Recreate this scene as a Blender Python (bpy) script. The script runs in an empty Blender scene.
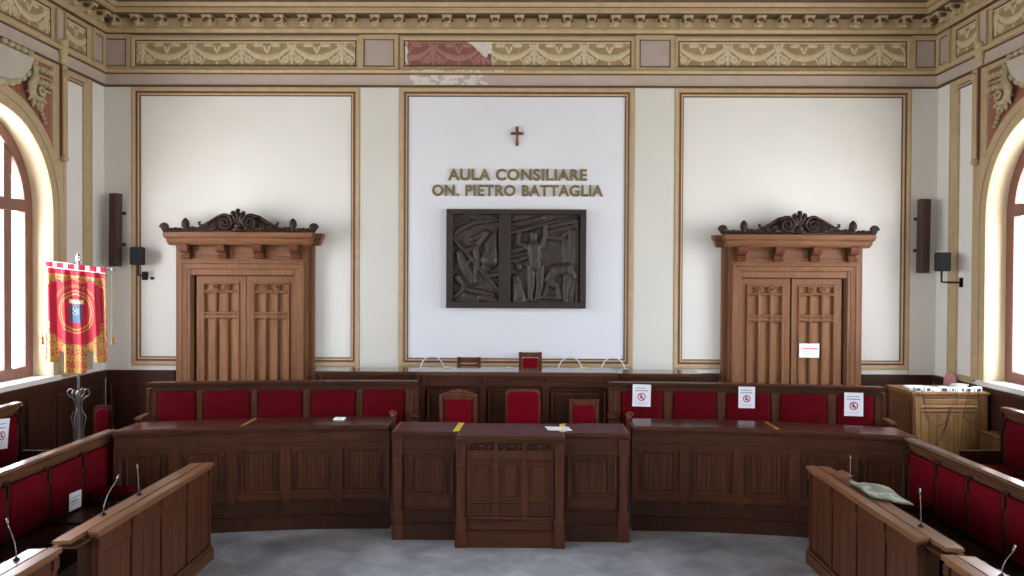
import bpy, math, random
import numpy as np
from mathutils import Matrix, Vector
random.seed(4)
SC = bpy.context.scene
COL = SC.collection
PI = math.pi

# ------------------------------------------------------------------ materials
MATS = {}
def srgb(r, g, b):
    def f(c):
        c /= 255.0
        return c/12.92 if c <= .04045 else ((c+.055)/1.055)**2.4
    return (f(r), f(g), f(b), 1)
def base(name):
    m = bpy.data.materials.new(name); m.use_nodes = True
    MATS[name] = m
    nt = m.node_tree
    return m, nt, nt.nodes['Principled BSDF']
def plain(name, col, rough=.6, metal=0, var=.08, scale=6., spec=.5, bump=0, bscale=60):
    m, nt, p = base(name)
    tc = nt.nodes.new('ShaderNodeTexCoord')
    n = nt.nodes.new('ShaderNodeTexNoise'); n.inputs['Scale'].default_value = scale; n.inputs['Detail'].default_value = 4
    nt.links.new(tc.outputs['Object'], n.inputs['Vector'])
    r = nt.nodes.new('ShaderNodeValToRGB')
    r.color_ramp.elements[0].position = .3; r.color_ramp.elements[1].position = .7
    c = col
    r.color_ramp.elements[0].color = (c[0]*(1-var), c[1]*(1-var), c[2]*(1-var), 1)
    r.color_ramp.elements[1].color = (min(1, c[0]*(1+var)), min(1, c[1]*(1+var)), min(1, c[2]*(1+var)), 1)
    nt.links.new(n.outputs['Fac'], r.inputs['Fac'])
    nt.links.new(r.outputs['Color'], p.inputs['Base Color'])
    p.inputs['Roughness'].default_value = rough; p.inputs['Metallic'].default_value = metal
    p.inputs['Specular IOR Level'].default_value = spec
    if bump:
        n2 = nt.nodes.new('ShaderNodeTexNoise'); n2.inputs['Scale'].default_value = bscale
        nt.links.new(tc.outputs['Object'], n2.inputs['Vector'])
        b = nt.nodes.new('ShaderNodeBump'); b.inputs['Strength'].default_value = bump; b.inputs['Distance'].default_value = .01
        nt.links.new(n2.outputs['Fac'], b.inputs['Height']); nt.links.new(b.outputs['Normal'], p.inputs['Normal'])
    return m
def wood(name, dark, light, axis='z', rough=.42, scale=1., coat=0.):
    m, nt, p = base(name)
    tc = nt.nodes.new('ShaderNodeTexCoord')
    mp = nt.nodes.new('ShaderNodeMapping')
    s = {'x': (1.0, 16, 16), 'y': (16, 1.0, 16), 'z': (16, 16, 1.0)}[axis]
    mp.inputs['Scale'].default_value = tuple(q*scale for q in s)
    nt.links.new(tc.outputs['Object'], mp.inputs['Vector'])
    n = nt.nodes.new('ShaderNodeTexNoise'); n.inputs['Scale'].default_value = 1.6; n.inputs['Detail'].default_value = 6; n.inputs['Roughness'].default_value = .65
    n.inputs['Distortion'].default_value = .6
    nt.links.new(mp.outputs['Vector'], n.inputs['Vector'])
    r = nt.nodes.new('ShaderNodeValToRGB')
    r.color_ramp.elements[0].position = .3; r.color_ramp.elements[1].position = .72
    r.color_ramp.elements[0].color = dark; r.color_ramp.elements[1].color = light
    nt.links.new(n.outputs['Fac'], r.inputs['Fac'])
    nt.links.new(r.outputs['Color'], p.inputs['Base Color'])
    p.inputs['Roughness'].default_value = rough
    p.inputs['Specular IOR Level'].default_value = .2
    if coat: p.inputs['Coat Weight'].default_value = coat; p.inputs['Coat Roughness'].default_value = .12
    return m
# walls
plain('plaster', srgb(227, 226, 219), .8, var=.02, scale=1.5)
plain('plaster_cool', srgb(226, 229, 234), .8, var=.015, scale=1.5)
plain('plaster_pilaster', srgb(214, 213, 204), .8, var=.02, scale=1.5)
plain('ochre', srgb(184, 161, 124), .62, var=.09, scale=9)
plain('ochre_dark', srgb(160, 136, 94), .65, var=.12, scale=14)
plain('maroon', srgb(108, 62, 48), .6, var=.1, scale=9)
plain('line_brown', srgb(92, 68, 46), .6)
plain('mauve', srgb(184, 171, 158), .75, var=.05, scale=5)
plain('mauve_deep', srgb(178, 163, 152), .75, var=.05, scale=8)
plain('relief_cream', srgb(200, 188, 156), .6, var=.1, scale=20)
plain('gilt', srgb(192, 174, 132), .45, var=.12, scale=12)
plain('brick_red', srgb(150, 92, 74), .75, var=.12, scale=14)
plain('pink_paint', srgb(134, 86, 79), .7, var=.1, scale=10)
plain('pink_relief', srgb(160, 114, 104), .7, var=.1, scale=16)
plain('bare_plaster', srgb(216, 208, 198), .85, var=.05, scale=16)
plain('cartouche_grey', srgb(190, 183, 170), .75, var=.06, scale=5)
plain('window_wood', srgb(122, 82, 70), .45, var=.12, scale=10)
plain('marble_sill', srgb(232, 228, 222), .35, var=.04, scale=4)
plain('ceiling_paint', srgb(96, 74, 52), .8, var=.12, scale=3)
# woods
wood('door_wood', srgb(108, 72, 48), srgb(142, 99, 69), 'z', .42)
wood('door_wood_h', srgb(104, 68, 45), srgb(138, 94, 65), 'x', .42)
wood('door_panel', srgb(124, 85, 56), srgb(156, 112, 77), 'z', .45)
wood('crest_wood', srgb(38, 26, 22), srgb(66, 48, 40), 'x', .4)
wood('desk_v', srgb(52, 28, 17), srgb(88, 50, 31), 'z', .4)
wood('desk_h', srgb(50, 27, 17), srgb(84, 48, 30), 'x', .38)
wood('desk_y', srgb(58, 33, 21), srgb(94, 58, 36), 'y', .3)
wood('panel_dark', srgb(44, 25, 17), srgb(70, 41, 27), 'z', .42)
wood('ledge_wood', srgb(84, 53, 34), srgb(128, 87, 57), 'y', .3, coat=.1)
wood('bench_rail_y', srgb(62, 38, 25), srgb(104, 69, 46), 'y', .26, coat=.3)
wood('bench_panel', srgb(38, 22, 15), srgb(66, 39, 26), 'z', .42)
wood('cabinet_wood', srgb(108, 79, 48), srgb(152, 115, 73), 'z', .45)
wood('cabinet_side', srgb(84, 54, 34), srgb(128, 86, 56), 'z', .45)
wood('stile_wood', srgb(66, 38, 23), srgb(108, 67, 41), 'z', .4)
wood('wainscot', srgb(47, 27, 20), srgb(82, 50, 36), 'z', .4)
wood('chair_wood', srgb(76, 40, 27), srgb(118, 70, 48), 'z', .35)
plain('leather_top', srgb(66, 24, 22), .14, var=.06, scale=8, spec=.06)
plain('leather_dull', srgb(78, 30, 28), .25, var=.06, scale=8, spec=.015)
plain('polished_top', srgb(90, 60, 44), .1, var=.06, scale=8, spec=.7)
plain('reveal_cream', srgb(212, 198, 166), .8, var=.02)
plain('dark_void', srgb(24, 18, 15), .8)
# other
def velvet(name, col):
    m = plain(name, col, .85, var=.12, scale=9, spec=.08)
    p = m.node_tree.nodes['Principled BSDF']
    p.inputs['Sheen Weight'].default_value = .0; p.inputs['Sheen Tint'].default_value = (.9, .15, .2, 1); p.inputs['Sheen Roughness'].default_value = .4
    return m
velvet('red_velvet', srgb(88, 3, 15))
velvet('chair_red', srgb(112, 4, 22))
velvet('pink_fabric', srgb(206, 150, 148))
plain('speaker_brown', srgb(70, 48, 42), .7)
plain('black_plastic', srgb(22, 22, 24), .55, spec=.2)
plain('white_plastic', srgb(226, 226, 222), .4, var=.02)
plain('navy_plastic', srgb(44, 52, 92), .4)
plain('paper', srgb(236, 240, 248), .7, var=.01)
plain('ink', srgb(110, 112, 130), .8)
plain('ink_dark', srgb(60, 60, 76), .8)
plain('ink_faint', srgb(190, 196, 208), .8)
plain('ink_red', srgb(204, 44, 52), .8)
plain('ink_salmon', srgb(240, 150, 140), .8)
plain('bronze', srgb(60, 52, 46), .5, metal=.2, var=.15, scale=7)
plain('bronze_frame', srgb(49, 40, 35), .5, metal=.2, var=.1, scale=7)
plain('brass_letter', srgb(130, 116, 80), .45, metal=.4, var=.05)
plain('cross_wood', srgb(112, 44, 36), .5)
plain('corpus_metal', srgb(150, 110, 90), .4, metal=.5)
plain('stone_scroll', srgb(176, 163, 130), .65, var=.18, scale=18)
plain('mic_metal', srgb(120, 116, 112), .35, metal=.7)
plain('chrome', srgb(205, 205, 210), .2, metal=.9)
plain('iron', srgb(104, 98, 94), .4, metal=.8)
plain('banner_red', srgb(180, 6, 44), .5, var=.06, scale=10, spec=.25)
plain('banner_gold', srgb(170, 122, 46), .45, metal=.2, var=.12, scale=40)
plain('banner_blue', srgb(20, 78, 112), .4, var=.25, scale=20)
plain('banner_cream', srgb(222, 210, 160), .5, var=.1)
plain('banner_white', srgb(232, 226, 226), .5, var=.03)
plain('tape_yellow', srgb(216, 190, 40), .5)
plain('brass', srgb(190, 150, 90), .3, metal=.7)
plain('cable_dark', srgb(50, 42, 36), .5)
def camo(name):
    m, nt, p = base(name)
    tc = nt.nodes.new('ShaderNodeTexCoord')
    n = nt.nodes.new('ShaderNodeTexNoise'); n.inputs['Scale'].default_value = 8; n.inputs['Detail'].default_value = 1
    nt.links.new(tc.outputs['Object'], n.inputs['Vector'])
    r = nt.nodes.new('ShaderNodeValToRGB'); r.color_ramp.interpolation = 'CONSTANT'
    r.color_ramp.elements[0].color = srgb(92, 98, 78); r.color_ramp.elements[1].position = .5; r.color_ramp.elements[1].color = srgb(132, 137, 124)
    e = r.color_ramp.elements.new(.62); e.color = srgb(92, 100, 74)
    nt.links.new(n.outputs['Fac'], r.inputs['Fac']); nt.links.new(r.outputs['Color'], p.inputs['Base Color'])
    p.inputs['Roughness'].default_value = .7
camo('camo')
def clear(name, tint, gloss=.12):
    m, nt, p = base(name)
    out = nt.nodes['Material Output']
    t = nt.nodes.new('ShaderNodeBsdfTransparent'); t.inputs['Color'].default_value = tint
    g = nt.nodes.new('ShaderNodeBsdfGlossy'); g.inputs['Roughness'].default_value = .08
    fr = nt.nodes.new('ShaderNodeLayerWeight'); fr.inputs['Blend'].default_value = .12
    mu = nt.nodes.new('ShaderNodeMath'); mu.operation = 'MULTIPLY_ADD'; mu.inputs[1].default_value = .5; mu.inputs[2].default_value = gloss
    nt.links.new(fr.outputs['Facing'], mu.inputs[0])
    mx = nt.nodes.new('ShaderNodeMixShader')
    nt.links.new(mu.outputs[0], mx.inputs['Fac']); nt.links.new(t.outputs[0], mx.inputs[1]); nt.links.new(g.outputs[0], mx.inputs[2])
    nt.links.new(mx.outputs[0], out.inputs['Surface'])
clear('window_glass', (.97, .98, 1, 1), .0)
clear('acrylic', (.95, .96, .97, 1), .02)
plain('acrylic_edge', srgb(214, 220, 226), .25, var=.02)
def marble(name):
    m, nt, p = base(name)
    tc = nt.nodes.new('ShaderNodeTexCoord')
    mp = nt.nodes.new('ShaderNodeMapping'); mp.inputs['Rotation'].default_value = (0, 0, PI/4); mp.inputs['Scale'].default_value = (2.2, 2.2, 2.2)
    nt.links.new(tc.outputs['Object'], mp.inputs['Vector'])
    ck = nt.nodes.new('ShaderNodeTexChecker'); ck.inputs['Scale'].default_value = 1
    ck.inputs['Color1'].default_value = srgb(172, 176, 181); ck.inputs['Color2'].default_value = srgb(161, 165, 171)
    nt.links.new(mp.outputs['Vector'], ck.inputs['Vector'])
    n = nt.nodes.new('ShaderNodeTexNoise'); n.inputs['Scale'].default_value = 2.2; n.inputs['Detail'].default_value = 7; n.inputs['Distortion'].default_value = 1.4
    nt.links.new(tc.outputs['Object'], n.inputs['Vector'])
    r = nt.nodes.new('ShaderNodeValToRGB'); r.color_ramp.elements[0].position = .3; r.color_ramp.elements[1].position = .7
    r.color_ramp.elements[0].color = (.62, .62, .64, 1); r.color_ramp.elements[1].color = (1.15, 1.15, 1.15, 1)
    nt.links.new(n.outputs['Fac'], r.inputs['Fac'])
    mx = nt.nodes.new('ShaderNodeMix'); mx.data_type = 'RGBA'; mx.blend_type = 'MULTIPLY'; mx.inputs['Factor'].default_value = 1
    nt.links.new(ck.outputs['Color'], mx.inputs[6]); nt.links.new(r.outputs['Color'], mx.inputs[7])
    nt.links.new(mx.outputs[2], p.inputs['Base Color'])
    p.inputs['Roughness'].default_value = .38
marble('marble_floor')

# ------------------------------------------------------------------ mesh builder
class MB:
    def __init__(s): s.v = []; s.f = []; s.m = []
    def add(s, vs, fs, mi=0):
        b = len(s.v); s.v += [tuple(map(float, q)) for q in vs]
        for q in fs: s.f.append([b+i for i in q]); s.m.append(mi)
        return s
    def box(s, x0, x1, y0, y1, z0, z1, n=1, mi=0):
        vs = []; fs = []
        for i in range(n+1):
            x = x0+(x1-x0)*i/n
            vs += [(x, y0, z0), (x, y1, z0), (x, y1, z1), (x, y0, z1)]
        for i in range(n):
            a = 4*i; b = a+4
            for k in range(4): fs.append((a+k, b+k, b+(k+1) % 4, a+(k+1) % 4))
        fs.append((0, 1, 2, 3)); e = 4*n; fs.append((e+3, e+2, e+1, e))
        return s.add(vs, fs, mi)
    def prism(s, poly, axis, a, b, n=1, mi=0):
        k = len(poly); vs = []; fs = []
        for i in range(n+1):
            t = a+(b-a)*i/n
            for (p, q) in poly:
                vs.append((t, p, q) if axis == 'x' else (p, t, q) if axis == 'y' else (p, q, t))
        for i in range(n):
            for j in range(k): fs.append((i*k+j, i*k+(j+1) % k, (i+1)*k+(j+1) % k, (i+1)*k+j))
        fs.append(tuple(range(k))[::-1]); fs.append(tuple(n*k+j for j in range(k)))
        return s.add(vs, fs, mi)
    def tube(s, pts, r, seg=8, mi=0, caps=True):
        P = [Vector(p) for p in pts]; k = len(P)
        R = r if isinstance(r, (list, tuple)) else [r]*k
        vs = []; fs = []; up = None
        for i in range(k):
            t = (P[min(i+1, k-1)]-P[max(i-1, 0)])
            t = t.normalized() if t.length > 1e-9 else Vector((0, 0, 1))
            if up is None:
                up = Vector((0, 0, 1)) if abs(t.z) < .9 else Vector((1, 0, 0))
            u = t.cross(up)
            u = u.normalized() if u.length > 1e-6 else t.orthogonal().normalized()
            w = u.cross(t).normalized(); up = w
            for j in range(seg):
                an = 2*PI*j/seg
                vs.append(P[i]+(u*math.cos(an)+w*math.sin(an))*R[i])
        for i in range(k-1):
            for j in range(seg): fs.append((i*seg+j, i*seg+(j+1) % seg, (i+1)*seg+(j+1) % seg, (i+1)*seg+j))
        if caps:
            fs.append(tuple(range(seg))[::-1]); fs.append(tuple((k-1)*seg+j for j in range(seg)))
        return s.add(vs, fs, mi)
    def ell(s, c, rx, ry, rz, u=12, v=8, mi=0):
        vs = [(c[0], c[1], c[2]-rz)]; fs = []
        for i in range(1, v):
            a = -PI/2+PI*i/v
            for j in range(u):
                b = 2*PI*j/u
                vs.append((c[0]+rx*math.cos(a)*math.cos(b), c[1]+ry*math.cos(a)*math.sin(b), c[2]+rz*math.sin(a)))
        vs.append((c[0], c[1], c[2]+rz)); e = len(vs)-1
        for j in range(u): fs.append((0, 1+(j+1) % u, 1+j)); fs.append((e, 1+(v-2)*u+j, 1+(v-2)*u+(j+1) % u))
        for i in range(v-2):
            for j in range(u): fs.append((1+i*u+j, 1+i*u+(j+1) % u, 1+(i+1)*u+(j+1) % u, 1+(i+1)*u+j))
        return s.add(vs, fs, mi)
    def lathe(s, prof, c=(0, 0, 0), seg=16, mi=0):
        k = len(prof); vs = []; fs = []
        for (r, z) in prof:
            for j in range(seg):
                a = 2*PI*j/seg; vs.append((c[0]+r*math.cos(a), c[1]+r*math.sin(a), c[2]+z))
        for i in range(k-1):
            for j in range(seg): fs.append((i*seg+j, i*seg+(j+1) % seg, (i+1)*seg+(j+1) % seg, (i+1)*seg+j))
        fs.append(tuple(range(seg))[::-1]); fs.append(tuple((k-1)*seg+j for j in range(seg)))
        return s.add(vs, fs, mi)
    def rings(s, fn, u0, u1, v0, v1, levels, fill=None, open_bottom=False):
        """nested rectangles on a plane: levels = [(inset, proud, material of the band that starts here)]"""
        vs = []
        for (i, p, _) in levels:
            a, b, c, d = u0+i, u1-i, v0+(0 if open_bottom else i), v1-i
            vs += [fn(a, c, p), fn(b, c, p), fn(b, d, p), fn(a, d, p)]
        b0 = len(s.v); s.v += [tuple(map(float, q)) for q in vs]
        for k in range(len(levels)-1):
            for j in range(4):
                if open_bottom and j == 0: continue
                s.f.append([b0+4*k+j, b0+4*k+(j+1) % 4, b0+4*k+4+(j+1) % 4, b0+4*k+4+j]); s.m.append(levels[k][2])
        if fill is not None:
            e = b0+4*(len(levels)-1); s.f.append([e, e+1, e+2, e+3]); s.m.append(fill)
        return s
    def warp(s, fn, start=0):
        s.v[start:] = [tuple(fn(*q)) for q in s.v[start:]]
        return s
    def build(s, name, mats, parent=None, smooth=False, bevel=0, loc=None, rot=None):
        me = bpy.data.meshes.new(name)
        me.from_pydata(s.v, [], s.f)
        for m in ([mats] if isinstance(mats, str) else mats): me.materials.append(MATS[m])
        if any(s.m): me.polygons.foreach_set('material_index', s.m)
        if smooth: me.polygons.foreach_set('use_smooth', [True]*len(me.polygons))
        import bmesh
        bm = bmesh.new(); bm.from_mesh(me); bmesh.ops.recalc_face_normals(bm, faces=bm.faces[:]); bm.to_mesh(me); bm.free()
        me.update()
        o = bpy.data.objects.new(name, me); COL.objects.link(o)
        if parent: o.parent = parent
        if loc: o.location = loc
        if rot: o.rotation_euler = rot
        if bevel:
            b = o.modifiers.new('bevel', 'BEVEL'); b.width = bevel; b.segments = 2; b.limit_method = 'ANGLE'; b.angle_limit = .7
        return o
def tag(o, label, cat, group=None, kind=None):
    o['label'] = label; o['category'] = cat
    if group: o['group'] = group
    if kind: o['kind'] = kind
    return o
def thing(name, label, cat, loc=(0, 0, 0), rz=0, group=None, kind=None):
    o = bpy.data.objects.new(name, None); COL.objects.link(o)
    o.empty_display_size = .1
    o.location = loc; o.rotation_euler = (0, 0, rz)
    return tag(o, label, cat, group, kind)
def dup(root, loc, rz, label, group=None):
    r = root.copy(); COL.objects.link(r); r.location = loc; r.rotation_euler = (0, 0, rz); r['label'] = label
    if group: r['group'] = group
    for ch in list(root.children):
        c = ch.copy(); COL.objects.link(c); c.parent = r
        for g in list(ch.children):
            d = g.copy(); COL.objects.link(d); d.parent = c
    return r

# ------------------------------------------------------------------ room dimensions
XL, XR, YB, YF, ZC = -6.01, 5.95, 11.47, -7.0, 6.64
XC = -.05
WIN_L = [8.97, 4.3, -.37, -5.04]
WIN_R = [9.03, 4.36, -.31, -4.98]
WR, WZ, WS = 1.17, 3.42, 1.31          # arch radius, springing height, sill height
def bk(u, v, w): return (u, YB-w, v)       # back wall plane
def lf(u, v, w): return (XL+w, u, v)       # left wall plane
def rt(u, v, w): return (XR-w, u, v)       # right wall plane

def structure(o, label, cat): return tag(o, label, cat, kind='structure')
# floor / ceiling / rear wall
f = MB(); f.box(XL-.4, XR+.4, YF-.2, YB+.3, -.2, 0)
structure(f.build('floor', 'marble_floor'), 'grey veined marble floor laid in diagonal tiles', 'floor')
f = MB(); f.box(XL-.4, XR+.4, YF-.2, YB+.3, ZC, ZC+.2)
structure(f.build('ceiling', 'ceiling_paint'), 'dark brown ceiling above the gilded cornice', 'ceiling')
f = MB(); f.box(XL-.4, XR+.4, YF-.2, YF, 0, ZC)
structure(f.build('wall_front', 'plaster'), 'plain white wall at the entrance end of the hall', 'wall')

# back wall with painted fields and shallow pilasters
PANELS = [(-5.615, -2.312, 1.31, 5.33), (-1.745, 1.625, 1.31, 5.33), (2.203, 5.575, 1.31, 5.33)]
w = MB()
w.box(XL-.4, XR+.4, YB, YB+.25, 0, ZC, mi=0)
for (a, b) in ((XL, -5.62), (-2.308, -1.75), (1.63, 2.2), (5.58, XR)):
    w.box(a, b, YB-.025, YB, 0, 5.34, mi=1)
for k, (a, b, c, d) in enumerate(PANELS):
    q = 2 if k == 1 else 0
    w.add([bk(a+.12, c+.12, .004), bk(b-.12, c+.12, .004), bk(b-.12, d-.12, .004), bk(a+.12, d-.12, .004)], [(0, 1, 2, 3)], q)
structure(w.build('wall_back', ['plaster', 'plaster_pilaster', 'plaster_cool']), 'white end wall behind the presidency with three framed panels', 'wall')
for k, (a, b, c, d) in enumerate(PANELS):
    m = MB()
    m.rings(bk, a, b, c, d, [(0, .0, 0), (.0, .03, 0), (.01, .036, 0), (.04, .036, 0), (.05, .026, 0), (.067, .03, 1), (.095, .034, 0), (.1, .024, 0), (.116, .02, 2), (.13, .014, 2), (.133, 0, 2)])
    structure(m.build('trim_%d' % (k+2), ['ochre', 'maroon', 'line_brown']),
              ['ochre and maroon moulding framing the panel round the left door', 'ochre and maroon moulding framing the middle panel with the bronze relief', 'ochre and maroon moulding framing the panel round the right door'][k], 'wall moulding')

# side walls with arched openings
DEP = .235
def side_wall(name, fn, wins, label):
    w = MB(); N = 28; edges = [YF]; top = ZC
    def quad(a, b, c, d, mi=0): w.add([a, b, c, d], [(0, 1, 2, 3)], mi)
    y = YF
    for yc in sorted(wins):
        a, b = yc-WR, yc+WR
        quad(fn(y, 0, 0), fn(a, 0, 0), fn(a, top, 0), fn(y, top, 0))
        quad(fn(a, 0, 0), fn(b, 0, 0), fn(b, WS, 0), fn(a, WS, 0))
        arc = [(yc+WR*math.cos(PI-PI*i/N), WZ+WR*math.sin(PI*i/N)) for i in range(N+1)]
        for i in range(N):
            p, q = arc[i], arc[i+1]
            quad(fn(p[0], p[1], 0), fn(q[0], q[1], 0), fn(q[0], top, 0), fn(p[0], top, 0))
        loop = [(a, WS)]+arc+[(b, WS)]
        for i in range(len(loop)-1):
            p, q = loop[i], loop[i+1]
            quad(fn(p[0], p[1], 0), fn(q[0], q[1], 0), fn(q[0], q[1], -DEP-.12), fn(p[0], p[1], -DEP-.12), 1)
        quad(fn(a, WS, 0), fn(b, WS, 0), fn(b, WS, -DEP-.12), fn(a, WS, -DEP-.12), 1)
        y = b
    quad(fn(y, 0, 0), fn(YB, 0, 0), fn(YB, top, 0), fn(y, top, 0))
    return structure(w.build(name, ['plaster', 'reveal_cream']), label, 'wall')
side_wall('wall_left', lf, WIN_L, 'white left wall with arched window and ochre mouldings')
side_wall('wall_right', rt, WIN_R, 'white right wall with arched window and ochre mouldings')

# windows
def arch_pts(yc, r, z0, n=28):
    return [(yc-r, z0)]+[(yc+r*math.cos(PI-PI*i/n), WZ+r*math.sin(PI*i/n)) for i in range(n+1)]+[(yc+r, z0)]
def window(idx, fn, yc, label):
    root = thing('window_%d' % idx, label, 'window', kind='structure')
    m = MB()
    A = arch_pts(yc, WR-.003, WS+.003); B = arch_pts(yc, WR-.155, WS+.14); k = len(A)
    vs = [fn(a[0], a[1], -DEP) for a in A]+[fn(b[0], b[1], -DEP) for b in B]+[fn(a[0], a[1], -DEP-.1) for a in A]+[fn(b[0], b[1], -DEP-.1) for b in B]
    fs = []
    for i in range(k):
        j = (i+1) % k
        fs += [(i, j, k+j, k+i), (2*k+i, 2*k+j, 3*k+j, 3*k+i), (k+i, k+j, 3*k+j, 3*k+i)]
    m.add(vs, fs)
    def bar(y0, y1, z0, z1, w0=-DEP-.015, w1=-DEP-.085):
        P = [fn(y, z, w) for w in (w0, w1) for (y, z) in ((y0, z0), (y1, z0), (y1, z1), (y0, z1))]
        m.add(P, [(0, 1, 2, 3), (4, 5, 6, 7), (0, 1, 5, 4), (1, 2, 6, 5), (2, 3, 7, 6), (3, 0, 4, 7)])
    bar(yc-WR+.1, yc+WR-.1, WZ-.02, WZ+.13, -DEP+.02)
    for s in (-1, 1):
        c = yc+s*(WR-.13-.27-.07)
        top = WZ+math.sqrt((WR-.1)**2-(c-yc)**2)
        bar(c-.075, c+.075, WS+.1, top)
    bar(yc-.07, yc+.07, WS+.1, WZ+WR-.1)
    for s in (-1, 1):
        for zz in (2.05, 2.75):
            pass
    m.build('window_frame', 'window_wood', root)
    g = MB(); G = arch_pts(yc, WR-.11, WS+.11)
    g.add([fn(a[0], a[1], -DEP-.05) for a in G], [tuple(range(len(G)))])
    g.build('pane', 'window_glass', root)
    s = MB()
    vs = []
    for (y0, y1, z0, z1, w0, w1) in ((yc-WR-.12, yc+WR+.12, WS-.06, WS+.004, .002, .05), (yc-WR+.004, yc+WR-.004, WS+.001, WS+.006, -DEP+.004, .03)):
        P = [fn(y, z, w) for w in (w0, w1) for (y, z) in ((y0, z0), (y1, z0), (y1, z1), (y0, z1))]
        s.add(P, [(0, 1, 2, 3), (4, 5, 6, 7), (0, 1, 5, 4), (1, 2, 6, 5), (2, 3, 7, 6), (3, 0, 4, 7)])
    s.build('window_sill', 'marble_sill', root)
    # archivolt round the opening
    r = MB()
    def ring(r0, r1, p0, p1, mi):
        a = arch_pts(yc, r0, WS-.0); b = arch_pts(yc, r1, WS-.0)
        n = len(a)
        vs = [fn(q[0], q[1], p0) for q in a]+[fn(q[0], q[1], p1) for q in b]
        r.add(vs, [(i, i+1, n+i+1, n+i) for i in range(n-1)], mi)
    ring(WR, WR, -.005, .03, 0); ring(WR, WR+.03, .03, .035, 0); ring(WR+.03, WR+.035, .035, .02, 1); ring(WR+.035, WR+.12, .02, .03, 0)
    ring(WR+.12, WR+.125, .03, .04, 1); ring(WR+.125, WR+.235, .04, .045, 0); ring(WR+.235, WR+.25, .045, 0, 1)
    r.build('archivolt', ['ochre', 'ochre_dark'], root)
    return root
LBL = ['bright arched window behind the red and gold banner', 'arched window on the left wall nearer the gallery', 'arched window halfway along the left wall', 'arched window near the entrance on the left wall',
       'bright arched window beside the light wooden cabinet', 'arched window on the right wall nearer the gallery', 'arched window halfway along the right wall', 'arched window near the entrance on the right wall']
for i, y in enumerate(WIN_L): window(i+1, lf, y, LBL[i])
for i, y in enumerate(WIN_R): window(i+5, rt, y, LBL[i+4])

# ------------------------------------------------------------------ cornice, swept along the three visible walls
def sweep(prof, yend=YF):
    """closed profile of (proud, z); goes left wall - end wall - right wall"""
    m = MB(); k = len(prof); vs = []
    for (p, z) in prof: vs.append((XL+p, yend, z))
    for (p, z) in prof: vs.append((XL+p, YB-p, z))
    for (p, z) in prof: vs.append((XR-p, YB-p, z))
    for (p, z) in prof: vs.append((XR-p, yend, z))
    fs = [(i*k+j, i*k+(j+1) % k, (i+1)*k+(j+1) % k, (i+1)*k+j) for i in range(3) for j in range(k)]
    m.add(vs, fs); return m
cor = thing('trim_1', 'gilded and painted cornice and frieze running round the top of the walls', 'cornice', kind='structure')
def zz(z, p): return 2.6+(z-2.6)*(YB-p)/YB
sweep([(0, 5.325), (.04, 5.325), (.05, 5.335), (.045, 5.352), (0, 5.352)]).build('bead', 'line_brown', cor)
sweep([(0, 5.352), (.03, 5.352), (.03, 5.505), (0, 5.505)]).build('architrave_band', 'mauve', cor)
sweep([(0, 5.505), (.036, 5.505), (.05, 5.525), (0, 5.525)]).build('fillet', 'maroon', cor)
sweep([(0, 5.525), (.05, 5.525), (.085, 5.54), (.09, 5.56), (.07, 5.572), (.03, 5.58), (0, 5.58)]).build('moulding', 'gilt', cor)
sweep([(0, 5.58), (.02, 5.58), (.02, 6.075), (0, 6.075)]).build('frieze_ground', 'ochre', cor)
sweep([(0, 6.075), (.05, 6.075), (.06, 6.095), (0, 6.095)]).build('fillet', 'line_brown', cor)
sweep([(0, 6.095), (.06, 6.095), (.1, 6.13), (.1, 6.15), (0, 6.15)]).build('moulding', 'ochre', cor)
sweep([(0, 6.15), (.075, 6.15), (.075, 6.3), (0, 6.3)]).build('modillion_band', 'ochre', cor)
sweep([(0, 6.3), (.26, 6.3), (.265, 6.315), (0, 6.315)]).build('fillet', 'line_brown', cor)
sweep([(0, 6.315), (.27, 6.315), (.3, 6.325), (.3, 6.375), (0, 6.375)]).build('corona', 'ochre', cor)
sweep([(0, 6.375), (.305, 6.375), (.305, 6.388), (0, 6.388)]).build('fillet', 'maroon', cor)
sweep([(0, 6.388), (.31, 6.388), (.33, 6.4), (.35, 6.42), (.36, 6.432), (0, 6.432)]).build('cyma', 'ochre', cor)
sweep([(0, 6.432), (.35, 6.432), (.40, 6.47), (.5, ZC), (0, ZC)]).build('crown_band', 'ceiling_paint', cor)
# modillions
mm = MB()
prof = [(.07, 6.17), (.11, 6.165), (.14, 6.19), (.135, 6.215), (.16, 6.23), (.2, 6.24), (.235, 6.265), (.235, 6.29), (.225, 6.299), (.07, 6.299)]
mm.prism([(-p, z-6.2) for (p, z) in prof], 'x', -.052, .052)
mm.box(-.085, .085, -.105, -.072, -.03, .09); mm.box(-.07, .07, -.24, -.08, .08, .099)
mm.ell((0, -.235, .035), .045, .02, .03, 10, 6, mi=1); mm.ell((-.06, -.15, .05), .03, .05, .03, 8, 6, mi=1); mm.ell((.06, -.15, .05), .03, .05, .03, 8, 6, mi=1)  # dark brown lumps colour in the shadow at each bracket's volute
mm.tube([(-.055, -.205, .06), (.055, -.205, .06)], .03, 10); mm.tube([(-.053, -.12, -.01), (.053, -.12, -.01)], .024, 10)
mm.ell((0, -.15, -.01), .035, .03, .035, 8, 6)
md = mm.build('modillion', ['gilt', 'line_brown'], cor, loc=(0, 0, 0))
first = True
def put_mod(loc, rz):
    global first
    o = md if first else md.copy()
    if not first: COL.objects.link(o)
    first = False
    o.location = loc; o.rotation_euler = (0, 0, rz)
nmod = 35
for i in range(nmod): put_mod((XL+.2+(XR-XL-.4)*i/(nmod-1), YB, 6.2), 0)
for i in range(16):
    put_mod((XL, YB-.36-.333*i, 6.2), PI/2); put_mod((XR, YB-.36-.333*i, 6.2), -PI/2)

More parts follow.
